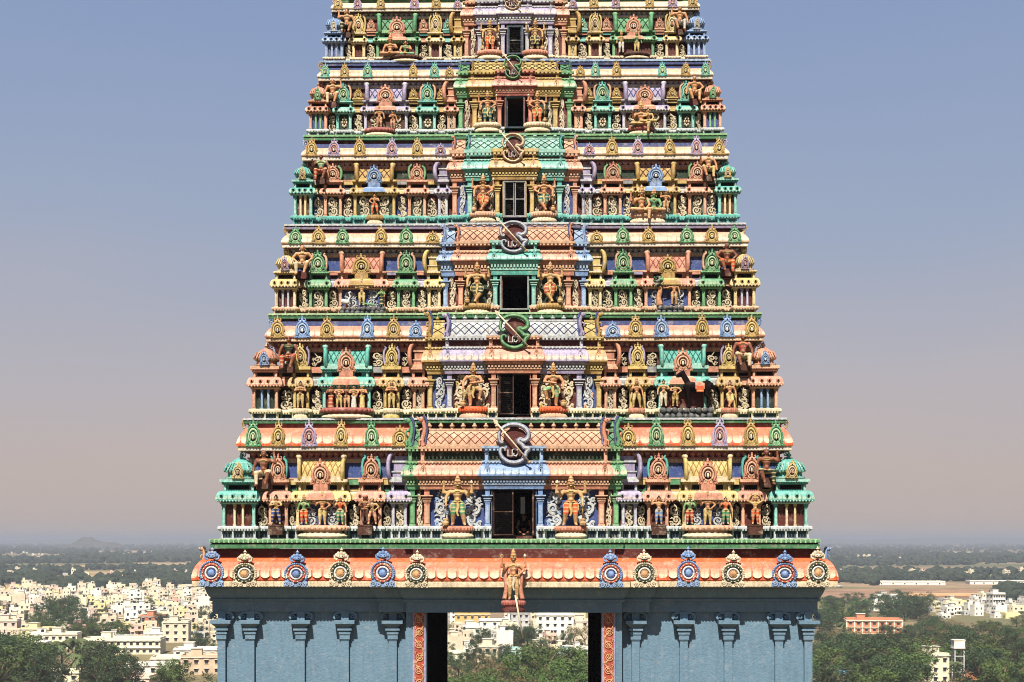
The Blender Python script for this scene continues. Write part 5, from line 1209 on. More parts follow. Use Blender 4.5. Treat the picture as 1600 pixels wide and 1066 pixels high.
wing(4, 612, 201, 28, 'shorter orange statue, inner one of a pair on the fifth tier left', aL='chest', aR='down', skin='skin_orange', cloth='salmon', head='bun')
wing(4, 1000, 200, 34, 'orange seated deity statue embracing a smaller one on the fifth tier right', 'seated_statue', legs='onedown', aL='bless', aR='lap', skin='skin_orange', cloth='gold', head='tall', ped=('rose', 'cream', 34, 12))
wing(4, 1011, 194, 24, 'small golden lady statue sitting on the knee of the orange deity', 'seated_statue', d=0.75, legs='lotus', aL='chest', aR='lap', skin='skin_gold', cloth='yellow', fem=True, head='bun')
wing(5, 608, 88, 30, 'orange cross-legged statue leaning towards a reclining figure on the sixth tier', 'seated_statue', legs='lotus', aL='down', aR='fwd', skin='skin_orange', cloth='skin_peach', head='tall')
wing(5, 632, 88, 26, 'small orange and green statue half reclining on the sixth tier left', 'seated_statue', legs='lotus', aL='lap', aR='chest', skin='skin_orange', cloth='lgreen', fem=True, head='bun', top='lgreen', ped=('brown', 'cream', 44, 10))
wing(5, 969, 84, 32, 'white-legged golden statue facing its partner on the sixth tier right', aL='down', aR='fwd', skin='skin_gold', cloth='white', head='tall')
wing(5, 993, 84, 32, 'yellow-clad lady statue facing its partner on the sixth tier right', aL='fwd', aR='down', skin='skin_green', cloth='yellow', fem=True, head='tall', ped=('brown', 'cream', 34, 10))
# animals, tree and rocks
def place(k, px, py, d=0.62): T = TP[k]; Y = T['Y'] - d * T['q']; s = (DIST + Y) / F; return ((px - 803) * s, Y, (HOR - py) * s), s
loc, s = place(1, 1088, 637); HB = []
blk = 'dark'
for sx, y in ((-1, -.06), (1, .06)):
    HB += [((-.26, y, .52), (-.25, y, .30), .085, .05, blk), ((-.25, y, .30), (-.24, y, .06), .045, .035, blk), ((-.24, y, .05), (-.26, y, .02), .04, .045, blk)]
    HB += [((.30, y, .55), (.26, y, .36), .11, .06, blk), ((.26, y, .36), (.34, y, .27), .055, .042, blk), ((.34, y, .27), (.32, y, .05), .04, .034, blk), ((.32, y, .05), (.30, y, .02), .04, .045, blk)]
HB += [((-.25, 0, .60), (.05, 0, .57), .15, .14, blk), ((.05, 0, .57), (.30, 0, .62), .14, .145, blk), ((-.27, 0, .66), (-.40, 0, .95), .12, .075, blk), ((-.40, 0, .97), (-.56, -.02, .90), .075, .042, blk), ((-.38, .03, 1.02), (-.37, .04, 1.08), .02, .01, blk), ((-.38, -.03, 1.02), (-.37, -.04, 1.08), .02, .01, blk), ((.42, 0, .66), (.50, 0, .45), .045, .03, blk), ((.50, 0, .45), (.50, 0, .25), .04, .015, blk)]
hm = remeshed(HB, 0.016, 'horse_body', 2); H = 60 * s
horse = mk('horse_statue', hm, None, loc, (0, 0, 0), H * 0.92); tag(horse, 'black horse statue with an orange saddle cloth on the grey stones of the second tier', 'statue')
mb = MB(); vs = []
for i in range(9):
    a = -0.35 + math.pi * 1.7 / 1.7 * 1.12 * i / 8 * 1.0
    for x in (-.06, .20): vs.append((x, -.155 * math.cos(math.pi * (i / 8)) * 1.05, .56 + .165 * math.sin(math.pi * (i / 8)) - (.06 if i in (0, 8) else 0)))
mb.add(vs, [(2 * i, 2 * i + 1, 2 * i + 3, 2 * i + 2) for i in range(8)], 'salmon'); mb.box(-.03, .17, -.19, -.165, .42, .58, 'orange'); mb.box(-.03, .17, -.193, -.19, .44, .46, 'yellow'); mk('saddle_cloth', mb.mesh('saddle_cloth'), horse)
mb = MB(); mb.tube(catmull([(-.29, 0, .78), (-.35, .02, .92), (-.37, .02, 1.04)], 4), .035, 'grey', 6); mk('mane', mb.mesh('mane'), horse)
def rockmesh(i):
    def fn():
        bm = bmesh.new(); bmesh.ops.create_icosphere(bm, subdivisions=2, radius=1)
        for v in bm.verts: v.co *= 1 + 0.25 * noise.noise(v.co * 1.1 + Vector((i * 7, 0, 0)))
        me = bpy.data.meshes.new('stone'); bm.to_mesh(me); bm.free()
        for p in me.polygons: p.use_smooth = True
        me.materials.append(mat('rock')); return me
    return cached(('rock', i), fn)
def rocks(k, x0, x1, py0, py1, r, label):
    root = None; rnd = random.Random(k + int(x0)); loc, s = place(k, (x0 + x1) / 2, py1, 0.75)
    root = mk('rock_pile', None, None, loc); tag(root, label, 'rocks')
    nr = max(2, int((py1 - py0) / (r * 1.5)))
    for j in range(nr):
        n = int((x1 - x0) / (r * 1.7))
        for i in range(n):
            x = (x0 + (x1 - x0) * (i + 0.5 + 0.25 * (j % 2)) / n - (x0 + x1) / 2) * s; z = ((py1 - py0) * (j + 0.45) / nr) * s
            f = rnd.uniform(0.85, 1.1) * r * s
            mk('stone', rockmesh(rnd.randint(0, 3)), root, (x, rnd.uniform(-.06, .05) + 0.1 * j * s * r, z), (rnd.uniform(0, 3), rnd.uniform(0, 3), rnd.uniform(0, 3)), (f * 1.1, f, f * 0.95))
    mb = MB(); w = (x1 - x0) / 2 * s; mb.box(-w * .95, w * .95, 0.05, TP[k]['Y'] - loc[1], 0, (py1 - py0) * s * 0.8, 'rock'); mk('core', mb.mesh('core'), root)
rocks(1, 1028, 1112, 637, 655, 5.2, 'row of rounded grey stones under the black horse statue')
rocks(2, 530, 600, 479, 491, 4.2, 'dark rounded rocks under the swan and golden figure on the third tier')
rocks(2, 1024, 1066, 478, 491, 4.2, 'dark rounded rocks under the tree and golden figure on the third tier')
loc, s = place(2, 541, 479)
sw = remeshed([((0, 0, .30), (.25, 0, .34), .16, .17, 'white'), ((.25, 0, .34), (.42, 0, .42), .13, .04, 'skin_peach'), ((-.06, 0, .36), (-.20, 0, .62), .085, .055, 'white'), ((-.20, 0, .62), (-.12, 0, .86), .055, .05, 'white'), ((-.12, 0, .86), (-.20, 0, .92), .06, .055, 'white'), ((-.23, 0, .91), (-.34, 0, .87), .03, .012, 'orange'), ((.05, -.05, .16), (.04, -.05, .02), .03, .025, 'orange'), ((.12, .05, .16), (.11, .05, .02), .03, .025, 'orange'), ((.08, -.15, .36), (.30, -.13, .40), .07, .03, 'skin_peach')], 0.018, 'swan_body', 2)
tag(mk('swan_statue', sw, None, loc, (0, 0, R(180)), 25 * s), 'white and peach swan statue on the dark rocks of the third tier', 'statue')
loc, s = place(2, 578, 478)
cr = remeshed([((-.5, 0, .20), (0, 0, .16), .10, .13, 'green'), ((0, 0, .16), (.5, 0, .06), .13, .03, 'green'), ((-.5, 0, .20), (-.78, 0, .30), .08, .04, 'pgreen'), ((-.5, 0, .14), (-.74, 0, .14), .05, .03, 'pgreen'), ((-.25, -.1, .12), (-.3, -.16, .02), .04, .03, 'green'), ((.2, -.1, .1), (.16, -.16, .02), .04, .03, 'green'), ((-.25, .1, .12), (-.3, .16, .02), .04, .03, 'green'), ((.2, .1, .1), (.16, .16, .02), .04, .03, 'green')], 0.02, 'crocodile_body', 2)
tag(mk('crocodile_statue', cr, None, loc, (0, 0, 0), 18 * s), 'green crocodile statue lying between the golden and green figures of the third tier', 'statue')
loc, s = place(2, 1028, 478)
tr = mk('tree_statue', None, None, loc); tag(tr, 'sculpted tree with grey-green leaves left of the reaching golden figure', 'statue')
mb = MB(); mb.tube(catmull([(.05, 0, 0), (.0, 0, 12 * s), (.06, 0, 24 * s), (-.02, 0, 34 * s)], 4), [.14, .13, .12, .11, .1, .1, .1, .1, .09, .09, .08, .08, .06], 'skin_orange', 8); mk('trunk', mb.mesh('trunk'), tr)
mb = MB(); rnd = random.Random(4)
for i in range(70):
    a = Vector((rnd.gauss(0, 1), rnd.gauss(0, .7), rnd.gauss(0, 1))).normalized() * rnd.uniform(.4, 1) * 9 * s; c = Vector((-.02, 0, 37 * s)) + a
    mb.ball(c, (2.2 * s, 1.6 * s, 2.2 * s), ('leafgreen', 'grey', 'lgreen', 'dkgreen')[i % 4], 5, 4)
mk('crown', mb.mesh('crown'), tr)
# ------------------------------------------------------------------ the plain behind the temple hill
GZ = -50.0
CAMP = Vector((DIST * math.tan(YAW), -DIST)); VD = Vector((-math.sin(YAW), math.cos(YAW))); VR = Vector((math.cos(YAW), math.sin(YAW)))
def at(px, depth): p = CAMP + VD * depth + VR * ((px - 803) * depth / F); return p.x, p.y
def ground_at(px, py): return at(px, -GZ * F / (py - HOR))
def sstep(t): t = min(1.0, max(0.0, t)); return t * t * (3 - 2 * t)
def height(x, y):
    r = math.hypot(x, (y - 5) * 0.9)
    h = GZ + (TZ0 - GZ) * sstep(1 - (r - 38) / 190.0)
    h += 12.0 * math.exp(-((x ** 2 + (y + 60) ** 2) / 14.0 ** 2))
    return h
def spaced(lo, hi_, first, grow):
    out = [0.0]; st = first
    while out[-1] < hi_: out.append(out[-1] + st); st *= grow
    neg = [0.0]; st = first
    while -neg[-1] > lo if False else neg[-1] > lo: neg.append(neg[-1] - st); st *= grow
    return sorted(set(neg[1:] + out))
xs = spaced(-36000, 36000, 6, 1.09); ys = spaced(-2500, 45000, 6, 1.075)
vs = [(x, y, height(x, y)) for y in ys for x in xs]; nx = len(xs)
me = bpy.data.meshes.new('ground'); me.from_pydata(vs, [], [(j * nx + i, j * nx + i + 1, (j + 1) * nx + i + 1, (j + 1) * nx + i) for j in range(len(ys) - 1) for i in range(nx - 1)])
m, N, L, b = new_mat('ground_soil', 0.95, 0.05)
pos = N.new('ShaderNodeNewGeometry').outputs['Position']
n1 = noise_node(N, L, pos, 0.0035, 6, 0.6, (1, 0.6, 1)); n2 = noise_node(N, L, pos, 0.05, 6)
vo = N.new('ShaderNodeTexVoronoi'); vo.inputs['Scale'].default_value = 0.006; L.new(pos, vo.inputs['Vector'])
fc = ramp(N, L, vo.outputs['Color'], ((0.2, (0.20, 0.145, 0.085)), (0.45, (0.115, 0.12, 0.05)), (0.62, (0.27, 0.18, 0.11)), (0.8, (0.085, 0.10, 0.045))))
gc = ramp(N, L, n1, ((0.38, (0.055, 0.07, 0.03)), (0.52, (0.15, 0.12, 0.065)), (0.66, (0.26, 0.18, 0.11))))
c = mixc(N, L, 0.5, gc, fc); c = mixc(N, L, 0.8, c, ramp(N, L, n2, ((0.3, (0.6,) * 3), (0.7, (1.2,) * 3))), 'MULTIPLY')
L.new(c, b.inputs['Base Color']); me.materials.append(m)
for p in me.polygons: p.use_smooth = True
mk('ground', me)['kind'] = 'structure'
# terrace the tower stands on
mb = MB(); mb.box(-17, 17, -6, 20, TZ0 - 0.6, TZ0 - 0.004, 'slate'); mb.build('terrace')['kind'] = 'structure'
# far hills
def hill(px, depth, wx, wy, top, seed):
    x0, y0 = at(px, depth); n = 40; vs = []; rnd = Vector((seed, 0, 0))
    for j in range(n + 1):
        for i in range(n + 1):
            u, v = 2 * i / n - 1, 2 * j / n - 1; r = min(1, math.hypot(u, v))
            hgt = (top - GZ) * (0.5 + 0.5 * math.cos(math.pi * r)) ** 0.8 * (0.8 + 0.35 * noise.noise(Vector((u * 2.2, v * 2.2, 0)) + rnd) + 0.10 * noise.noise(Vector((u * 9, v * 9, 0)) + rnd))
            vs.append((x0 + u * wx, y0 + v * wy, GZ - 2 + hgt))
    me = bpy.data.meshes.new('hill'); me.from_pydata(vs, [], [(j * (n + 1) + i, j * (n + 1) + i + 1, (j + 1) * (n + 1) + i + 1, (j + 1) * (n + 1) + i) for j in range(n) for i in range(n)])
    me.materials.append(plain_mat('hill_scrub', (78, 78, 70), 0.95, 0.05, 0.02, 0.5)); mk('hill', me)['kind'] = 'structure'
hill(146, 6200, 190, 260, 17, 1); hill(1470, 14000, 2600, 1500, 26, 2); hill(1180, 16000, 2500, 1500, 24, 5); hill(250, 17000, 3800, 1500, 12, 9)
# ploughed and dry plots
NPLOT = [0]
def plot(px0, px1, py0, py1, rgb, nm):
    a, b_, c_, d = ground_at(px0, py1), ground_at(px1, py1), ground_at(px1 - (px1 - px0) * .04, py0), ground_at(px0 + (px1 - px0) * .08, py0)
    NPLOT[0] += 1; me = bpy.data.meshes.new('field'); me.from_pydata([(*p, GZ + 0.15 + 0.06 * NPLOT[0]) for p in (a, b_, c_, d)], [], [(0, 1, 2, 3)])
    me.materials.append(plain_mat(nm, rgb, 0.95, 0.05, 0.03, 0.45)); mk('field', me)['kind'] = 'structure'
for p in ((0, 50, 915, 930, (160, 128, 94), 'plot_tan'), (85, 118, 900, 912, (176, 136, 96), 'plot_ochre'), (125, 205, 893, 902, (150, 128, 96), 'plot_dun'), (1270, 1560, 921, 935, (134, 106, 84), 'plot_brown'), (1310, 1600, 886, 893, (126, 106, 86), 'plot_fallow'), (0, 100, 869, 873, (176, 146, 120), 'plot_pale'),
          (1400, 1550, 928, 933, (170, 132, 98), 'plot_ochre'), (1340, 1490, 1002, 1010, (176, 130, 86), 'plot_clay'), (1500, 1600, 1050, 1066, (160, 104, 70), 'plot_red'), (150, 230, 862, 865, (168, 146, 126), 'plot_pale'), (210, 300, 880, 884, (140, 124, 98), 'plot_dun'), (120, 200, 906, 910, (120, 124, 80), 'plot_green'), (60, 140, 884, 887, (150, 130, 100), 'plot_dun'), (1290, 1420, 872, 875, (150, 130, 112), 'plot_pale'), (1450, 1600, 863, 866, (150, 136, 122), 'plot_pale'), (1500, 1600, 900, 904, (120, 112, 84), 'plot_green')): plot(*p)
# ------------------------------------------------------------------ trees
def leaf_mat(name, dark, light):
    m, N, L, b = new_mat(name, 0.6, 0.25)
    oi = N.new('ShaderNodeObjectInfo'); pos = N.new('ShaderNodeNewGeometry').outputs['Position']
    n = noise_node(N, L, pos, 0.55, 3)
    c = mixc(N, L, n, dark, light); hs = N.new('ShaderNodeHueSaturation')
    L.new(math_n(N, L, 'ADD', math_n(N, L, 'MULTIPLY', oi.outputs['Random'], 0.05), 0.475), hs.inputs['Hue']); L.new(math_n(N, L, 'ADD', math_n(N, L, 'MULTIPLY', oi.outputs['Random'], 0.6), 0.7), hs.inputs['Value'])
    L.new(c, hs.inputs['Color']); L.new(hs.outputs[0], b.inputs['Base Color'])
    return m
leaf_mat('leaf_green', (0.016, 0.034, 0.008), (0.085, 0.12, 0.022)); leaf_mat('leaf_dark', (0.010, 0.022, 0.008), (0.042, 0.066, 0.018)); leaf_mat('leaf_dry', (0.07, 0.06, 0.022), (0.15, 0.115, 0.05)); leaf_mat('leaf_palm', (0.03, 0.05, 0.015), (0.10, 0.12, 0.04))
plain_mat('bark', (96, 78, 60), 0.9, 0.1, 3, 0.4)
def crown_mesh(i, material, wide, low, n=3000):
    rnd = random.Random(100 + i); cl = []
    for _ in range(26):
        a = rnd.uniform(0, 6.283); r = math.sqrt(rnd.random()) * wide * 0.5; z = rnd.uniform(low, 0.92)
        r *= math.sqrt(max(0.15, 1 - ((z - (low + 0.4 * (1 - low))) / 0.55) ** 2))
        cl.append((Vector((r * math.cos(a), r * math.sin(a), z)), rnd.uniform(0.09, 0.17)))
    vs, fs = [], []
    for _ in range(n):
        c, r = rnd.choice(cl); d = Vector((rnd.gauss(0, 1), rnd.gauss(0, 1), rnd.gauss(0, 1) + 0.25)).normalized(); p = c + Vector((d.x * r, d.y * r, d.z * r * 0.8)) * (rnd.random() ** 0.35)
        t = (d + Vector((rnd.gauss(0, .6), rnd.gauss(0, .6), rnd.gauss(0, .6)))).normalized(); u = t.cross(Vector((rnd.random(), rnd.random(), rnd.random() + .1))).normalized(); w = t.cross(u); s = rnd.uniform(0.013, 0.028)
        o = len(vs); vs += [p - u * s, p + w * s * .55 + t * s * .2, p + u * s, p - w * s * .55]; fs.append((o, o + 1, o + 2, o + 3))
    me = bpy.data.meshes.new('crown'); me.from_pydata([tuple(v) for v in vs], [], fs); me.materials.append(MATS[material])
    tb = MB(); tb.tube(catmull([(0, 0, -0.06), (0.01, 0, 0.15), (-0.01, 0.01, 0.35), (0, 0, 0.55)], 3), [.035 - .0022 * q for q in range(10)], 'bark', 7)
    for c, r in cl[:7]: tb.tube([(0, 0, 0.30), tuple(c * 0.55 + Vector((0, 0, 0.2))), tuple(c)], [.016, .011, .005], 'bark', 5)
    return me, tb.mesh('trunk')
TREES = [crown_mesh(0, 'leaf_green', 1.0, .25), crown_mesh(1, 'leaf_dark', 0.9, .22), crown_mesh(2, 'leaf_green', 1.3, .3), crown_mesh(3, 'leaf_dark', 1.15, .18), crown_mesh(4, 'leaf_dry', 1.1, .2, 1500), crown_mesh(5, 'leaf_green', 0.8, .15)]
KINDW = ['green round-crowned', 'dark dense', 'wide spreading green', 'dark spreading', 'dry brownish', 'tall narrow green']
def tree(x, y, h, kind, where, group, wd=1.0):
    root = mk('tree', None, None, (x, y, height(x, y)), (0, 0, random.uniform(0, 6.28)), (h * wd, h * wd, h))
    tag(root, f'{KINDW[kind]} tree {where}', 'tree', group)
    mk('crown', TREES[kind][0], root); mk('trunk', TREES[kind][1], root)
def palm_mesh():
    mb = MB(); rnd = random.Random(5)
    for i in range(20):
        a = 2 * math.pi * i / 20 + rnd.uniform(-.15, .15); e = rnd.uniform(-.1, .9); l = rnd.uniform(.30, .40)
        pts = []
        for j in range(7):
            t = j / 6; pts.append(Vector((math.cos(a) * l * t * math.cos(e * .5), math.sin(a) * l * t * math.cos(e * .5), 0.82 + l * (math.sin(e) * t - 0.75 * t * t))))
        side = Vector((-math.sin(a), math.cos(a), 0))
        for j in range(6):
            for sg in (-1, 1):
                w = 0.05 * (1 - abs(j / 6 - .4)) + .008
                mb.add([pts[j], pts[j + 1], pts[j + 1] + side * sg * w - Vector((0, 0, w * .8)), pts[j] * .6 + pts[j + 1] * .4 + side * sg * w - Vector((0, 0, w * .8))], [(0, 1, 2, 3)], 'leaf_palm')
    t = MB(); t.tube([(0, 0, -.03), (.01, 0, .3), (.0, .01, .6), (0, 0, .83)], [.028, .022, .02, .022], 'bark', 8)
    return mb.mesh('fronds'), t.mesh('trunk')
PALM = palm_mesh()
def palm(px, py, h, where):
    x, y = ground_at(px, py); root = mk('palm_tree', None, None, (x, y, height(x, y)), (0, 0, random.uniform(0, 6)), h); tag(root, f'palm tree with arching fronds {where}', 'palm tree', 'palms at the edge of the town')
    mk('fronds', PALM[0], root); mk('trunk', PALM[1], root)
rt = random.Random(21)
def grove(n, px0, px1, py0, py1, h0, h1, kinds, where, group, wd=1.0):
    for _ in range(n):
        px, py = rt.uniform(px0, px1), py0 + (py1 - py0) * rt.random(); x, y = ground_at(px, py)
        if any(a <= px <= b_ and py >= c_ for a, b_, c_ in ((1424, 1490, 1062), (1472, 1524, 1054), (1296, 1346, 1058), (88, 112, 1062), (205, 245, 1050), (300, 340, 1050))): continue      # open ground before the small buildings
        tree(x, y, rt.uniform(h0, h1), rt.choice(kinds), where, group, wd)
grove(17, -15, 72, 1048, 1095, 13, 18, (0, 1, 3, 3), 'in the dark grove below the town', 'trees of the dark grove', 1.1)
grove(13, 145, 225, 1052, 1092, 11, 15, (0, 1, 3), 'in the grove beside the palms', 'trees of the grove beside the palms')
grove(5, 240, 290, 1062, 1085, 7, 10, (0, 5), 'in front of the cream compound', 'trees before the cream compound')
grove(4, 300, 335, 1008, 1030, 6, 8, (1, 3), 'between the cream compounds', 'trees between the cream compounds')
grove(4, 315, 338, 1060, 1080, 8, 10, (0, 5), 'close against the tower corner', 'trees by the tower corner')
grove(10, 76, 122, 966, 996, 12, 17, (1, 3), 'in the middle of the town', 'trees in the middle of the town')
grove(14, 50, 205, 988, 1006, 8, 12, (1, 3, 0), 'among the houses of the town', 'trees among the town houses')
grove(75, -10, 345, 930, 1000, 5, 9, (1, 3, 3), 'scattered between the town roofs', 'trees scattered in the town')
for px, py in ((75, 1046), (84, 1052), (97, 1050), (118, 1048), (128, 1072), (134, 1052), (146, 1050)): palm(px, py + 8, rt.uniform(13, 16), ('rising out of the dark grove' if px < 110 else 'in front of the long cream school'))
for px, py in ((1482, 1048), (1492, 1066), (1318, 998), (1600, 1010)): palm(px, py, rt.uniform(7, 10), 'in the scrub beside the water tank')
grove(30, 695, 915, 1078, 1140, 9, 14, (0, 2, 0, 4, 5), 'in the thicket seen through the gateway', 'trees in the gateway thicket')
grove(26, 695, 915, 1008, 1066, 7, 11, (0, 1, 3, 4), 'behind the thicket seen through the gateway', 'trees behind the gateway thicket')
grove(9, 735, 835, 1002, 1020, 8, 11, (1, 3), 'below the white blocks seen through the gateway', 'dark trees below the white blocks')
grove(2, 848, 862, 1086, 1095, 17, 19, (0, 2), 'standing largest in the gateway opening', 'big trees in the gateway', 1.15)
grove(64, 1278, 1620, 1040, 1112, 10, 15, (0, 1, 3, 2, 1, 3, 0, 3), 'in the scrub forest right of the tower', 'trees of the right scrub forest', 1.25)
grove(56, 1278, 1620, 1006, 1045, 8, 11, (0, 1, 3, 1, 3, 4), 'on the slope before the red building', 'trees on the slope', 1.3)
grove(30, 1278, 1400, 946, 988, 8, 12, (1, 3, 0), 'in the wood behind the red building', 'trees behind the red building', 1.4)
grove(18, 1390, 1450, 950, 972, 11, 14, (1, 3), 'in the tall wood behind the mast', 'tall trees behind the mast', 1.2)
grove(26, 1440, 1620, 978, 1008, 6, 9, (1, 3, 0, 4), 'on the green slope below the white village', 'trees below the white village', 1.5)
# dry undergrowth between the trees
def undergrowth():
    rnd = random.Random(8); vs, fs = [], []
    for (px0, px1, py0, py1, n) in ((690, 920, 980, 1150, 1500), (1275, 1630, 975, 1130, 2600), (-20, 340, 1040, 1100, 500)):
        for _ in range(n):
            x, y = ground_at(rnd.uniform(px0, px1), rnd.uniform(py0, py1)); z = height(x, y); r = rnd.uniform(0.8, 2.2)
            for _k in range(26):
                d = Vector((rnd.gauss(0, 1), rnd.gauss(0, 1), abs(rnd.gauss(0, .9)))).normalized() * r * rnd.random() ** .3; p = Vector((x, y, z)) + d; u = Vector((rnd.gauss(0, 1), rnd.gauss(0, 1), rnd.gauss(0, 1))).normalized(); w = u.cross(d).normalized(); s = rnd.uniform(.2, .45)
                o = len(vs); vs += [p - u * s, p + w * s * .5, p + u * s, p - w * s * .5]; fs.append((o, o + 1, o + 2, o + 3))
    me = bpy.data.meshes.new('undergrowth'); me.from_pydata([tuple(v) for v in vs], [], fs)
    m, N, L, b = new_mat('scrub_leaf', 0.8, 0.1); pos = N.new('ShaderNodeNewGeometry').outputs['Position']
    L.new(ramp(N, L, noise_node(N, L, pos, 0.06, 5), ((0.35, (0.025, 0.04, 0.013)), (0.52, (0.065, 0.07, 0.026)), (0.68, (0.14, 0.10, 0.05)))), b.inputs['Base Color']); me.materials.append(m)
    mk('undergrowth', me)['kind'] = 'stuff'
undergrowth()
# far woods of the plain
def woodland():
    rnd = random.Random(3); bm = bmesh.new(); bmesh.ops.create_icosphere(bm, subdivisions=2, radius=1); A = np.array([v.co for v in bm.verts]); AF = np.array([[v.index for v in f.verts] for f in bm.faces]); bm.free()
    bm = bmesh.new(); bmesh.ops.create_icosphere(bm, subdivisions=1, radius=1); Bv = np.array([v.co for v in bm.verts]); BF = np.array([[v.index for v in f.verts] for f in bm.faces]); bm.free()
    V, Fc = [], []; off = 0; rs = np.random.RandomState(2)
    def inside(px, py):
        for a, b_, c_, d in ((0, 50, 913, 931), (85, 118, 899, 914), (125, 205, 891, 904), (1270, 1560, 917, 952), (1310, 1600, 885, 894), (0, 100, 868, 876), (1370, 1610, 909, 925), (150, 230, 861, 867), (210, 300, 879, 887), (120, 200, 905, 912), (60, 140, 883, 890), (1290, 1420, 871, 877), (1450, 1600, 862, 868), (1500, 1600, 899, 906)):
            if a <= px <= b_ and c_ <= py <= d: return True
        return False
    spots = []
    while len(spots) < 7200:
        px = rnd.uniform(-60, 430) if rnd.random() < .5 else rnd.uniform(1190, 1660); py = 851 + 88 * rnd.random() ** 1.3
        if px < 500 and py > 931 and rnd.random() < .8: continue
        if inside(px, py): continue
        x, y = ground_at(px, py)
        if noise.noise(Vector((x * .0022, y * .0014, 4.0))) < -0.16 - 0.1 * (py < 880): continue
        spots.append((x, y, py))
    for x, y, py in spots:
        v, f = (A, AF) if py > 905 else (Bv, BF)
        far = 1.0 if py > 880 else 1.6
        r = rnd.uniform(3, 6.2) * far; h = rnd.uniform(.7, 1.15)
        p = v * (1 + rs.uniform(-.28, .28, (len(v), 1))) * np.array([r * rnd.uniform(.9, 1.5), r, r * h]) + np.array([x, y, GZ + r * h * .75]); V.append(p); Fc.append(f + off); off += len(v)
    V = np.concatenate(V); Fc = np.concatenate(Fc); me = bpy.data.meshes.new('woodland'); me.from_pydata(V.tolist(), [], Fc.tolist())
    m, N, L, b = new_mat('far_leaf', 0.9, 0.05); pos = N.new('ShaderNodeNewGeometry').outputs['Position']
    L.new(ramp(N, L, noise_node(N, L, pos, 0.09, 4), ((0.35, (0.010, 0.017, 0.012)), (0.65, (0.034, 0.043, 0.026)))), b.inputs['Base Color']); me.materials.append(m)
    mk('woodland', me)['kind'] = 'stuff'
woodland()
# ------------------------------------------------------------------ houses of the town
WALLS = dict(cream=(240, 226, 184), white=(238, 232, 214), butter=(240, 220, 150), blush=(232, 196, 170), aqua=(170, 218, 208), tan=(206, 176, 140), terracotta=(206, 122, 84), sand=(222, 204, 170), mint=(196, 220, 180), rosy=(220, 170, 150), greyish=(190, 190, 186), ochre=(226, 180, 96))
for n_, c_ in WALLS.items(): plain_mat('wall_' + n_, tuple(0.89 * (.8 * q_ + .2 * sum(c_) / 3) for q_ in c_), 0.85, 0.1, 0.35, 0.22)
plain_mat('pane_dark', (44, 44, 50), 0.25, 0.5, 1, 0.2); plain_mat('roof_tile', (150, 92, 66), 0.9, 0.1, 0.6, 0.4); plain_mat('roof_grey', (186, 180, 168), 0.9, 0.1, 0.4, 0.3); plain_mat('tank_black', (30, 30, 34), 0.5, 0.4, 1, 0.2)
def house_mesh(i, wall, w, d, st, hut):
    rnd = random.Random(i); mb = MB(); wm = 'wall_' + wall; h = st * 3.1
    mb.box(-w / 2, w / 2, -d / 2, d / 2, -1, h, wm); mb.box(-w / 2 + .2, w / 2 - .2, -d / 2 + .2, d / 2 - .2, h, h + .06, 'roof_grey')
    for a in (-1, 1): mb.box(a * w / 2, a * (w / 2 - .2), -d / 2 - .1, d / 2 + .1, h + .002, h + .9, wm); mb.box(-w / 2 + .2, w / 2 - .2, a * (d / 2 + .1), a * (d / 2 - .12), h + .002, h + .9, wm)
    if hut: mb.box(-w * .38, -w * .02, -d * .1, d * .36, h + .06, h + 2.7, wm); mb.box(-w * .41, w * .01, -d * .14, d * .4, h + 2.7, h + 2.9, 'roof_grey')
    if rnd.random() < .6: mb.lathe((w * .25, d * .2, h + .9), [(0, 0), (.75, 0), (.75, 1.2), (.3, 1.5), (0, 1.5)], 'tank_black', 9); mb.box(w * .25 - .8, w * .25 + .8, d * .2 - .8, d * .2 + .8, h + .06, h + .9, 'roof_grey')
    for f in range(st):
        n = max(2, int(w / 3.2))
        for j in range(n):
            x = -w / 2 + w * (j + .5) / n
            if rnd.random() < .85: mb.box(x - .6, x + .6, -d / 2 - .03, -d / 2 + .05, f * 3.1 + 1.0, f * 3.1 + 2.3, 'pane_dark'); mb.box(x - .85, x + .85, -d / 2 - .5, -d / 2 + .02, f * 3.1 + 2.42, f * 3.1 + 2.52, wm)
        for j in range(2): mb.box(-w / 2 - .03, -w / 2 + .05, -d / 4 + j * d / 2 - .5, -d / 4 + j * d / 2 + .5, f * 3.1 + 1.0, f * 3.1 + 2.3, 'pane_dark')
        if f and rnd.random() < .5: mb.box(-w * .1, w / 2 - .1, -d / 2 - 1.2, -d / 2, f * 3.1 - .1, f * 3.1 + .05, wm); mb.box(-w * .1, w / 2 - .1, -d / 2 - 1.2, -d / 2 - 1.1, f * 3.1 + .05, f * 3.1 + .95, wm)
    return mb.mesh('house')
HV = [('cream', 8, 9, 2, 1), ('white', 7, 8, 2, 1), ('butter', 8, 8, 1, 0), ('blush', 7, 8, 2, 1), ('sand', 7, 7, 2, 0), ('cream', 10, 8, 1, 1), ('sand', 8, 8, 3, 1), ('white', 9, 8, 3, 1), ('cream', 6, 7, 1, 1), ('rosy', 7, 8, 1, 1), ('greyish', 8, 7, 1, 0), ('tan', 8, 8, 1, 0), ('butter', 7, 7, 2, 1), ('white', 7, 7, 1, 1), ('cream', 6, 7, 3, 1), ('sand', 8, 7, 2, 0)]
HM = [house_mesh(i, *v) for i, v in enumerate(HV)]
HN = ['one', 'two', 'three']
taken = []
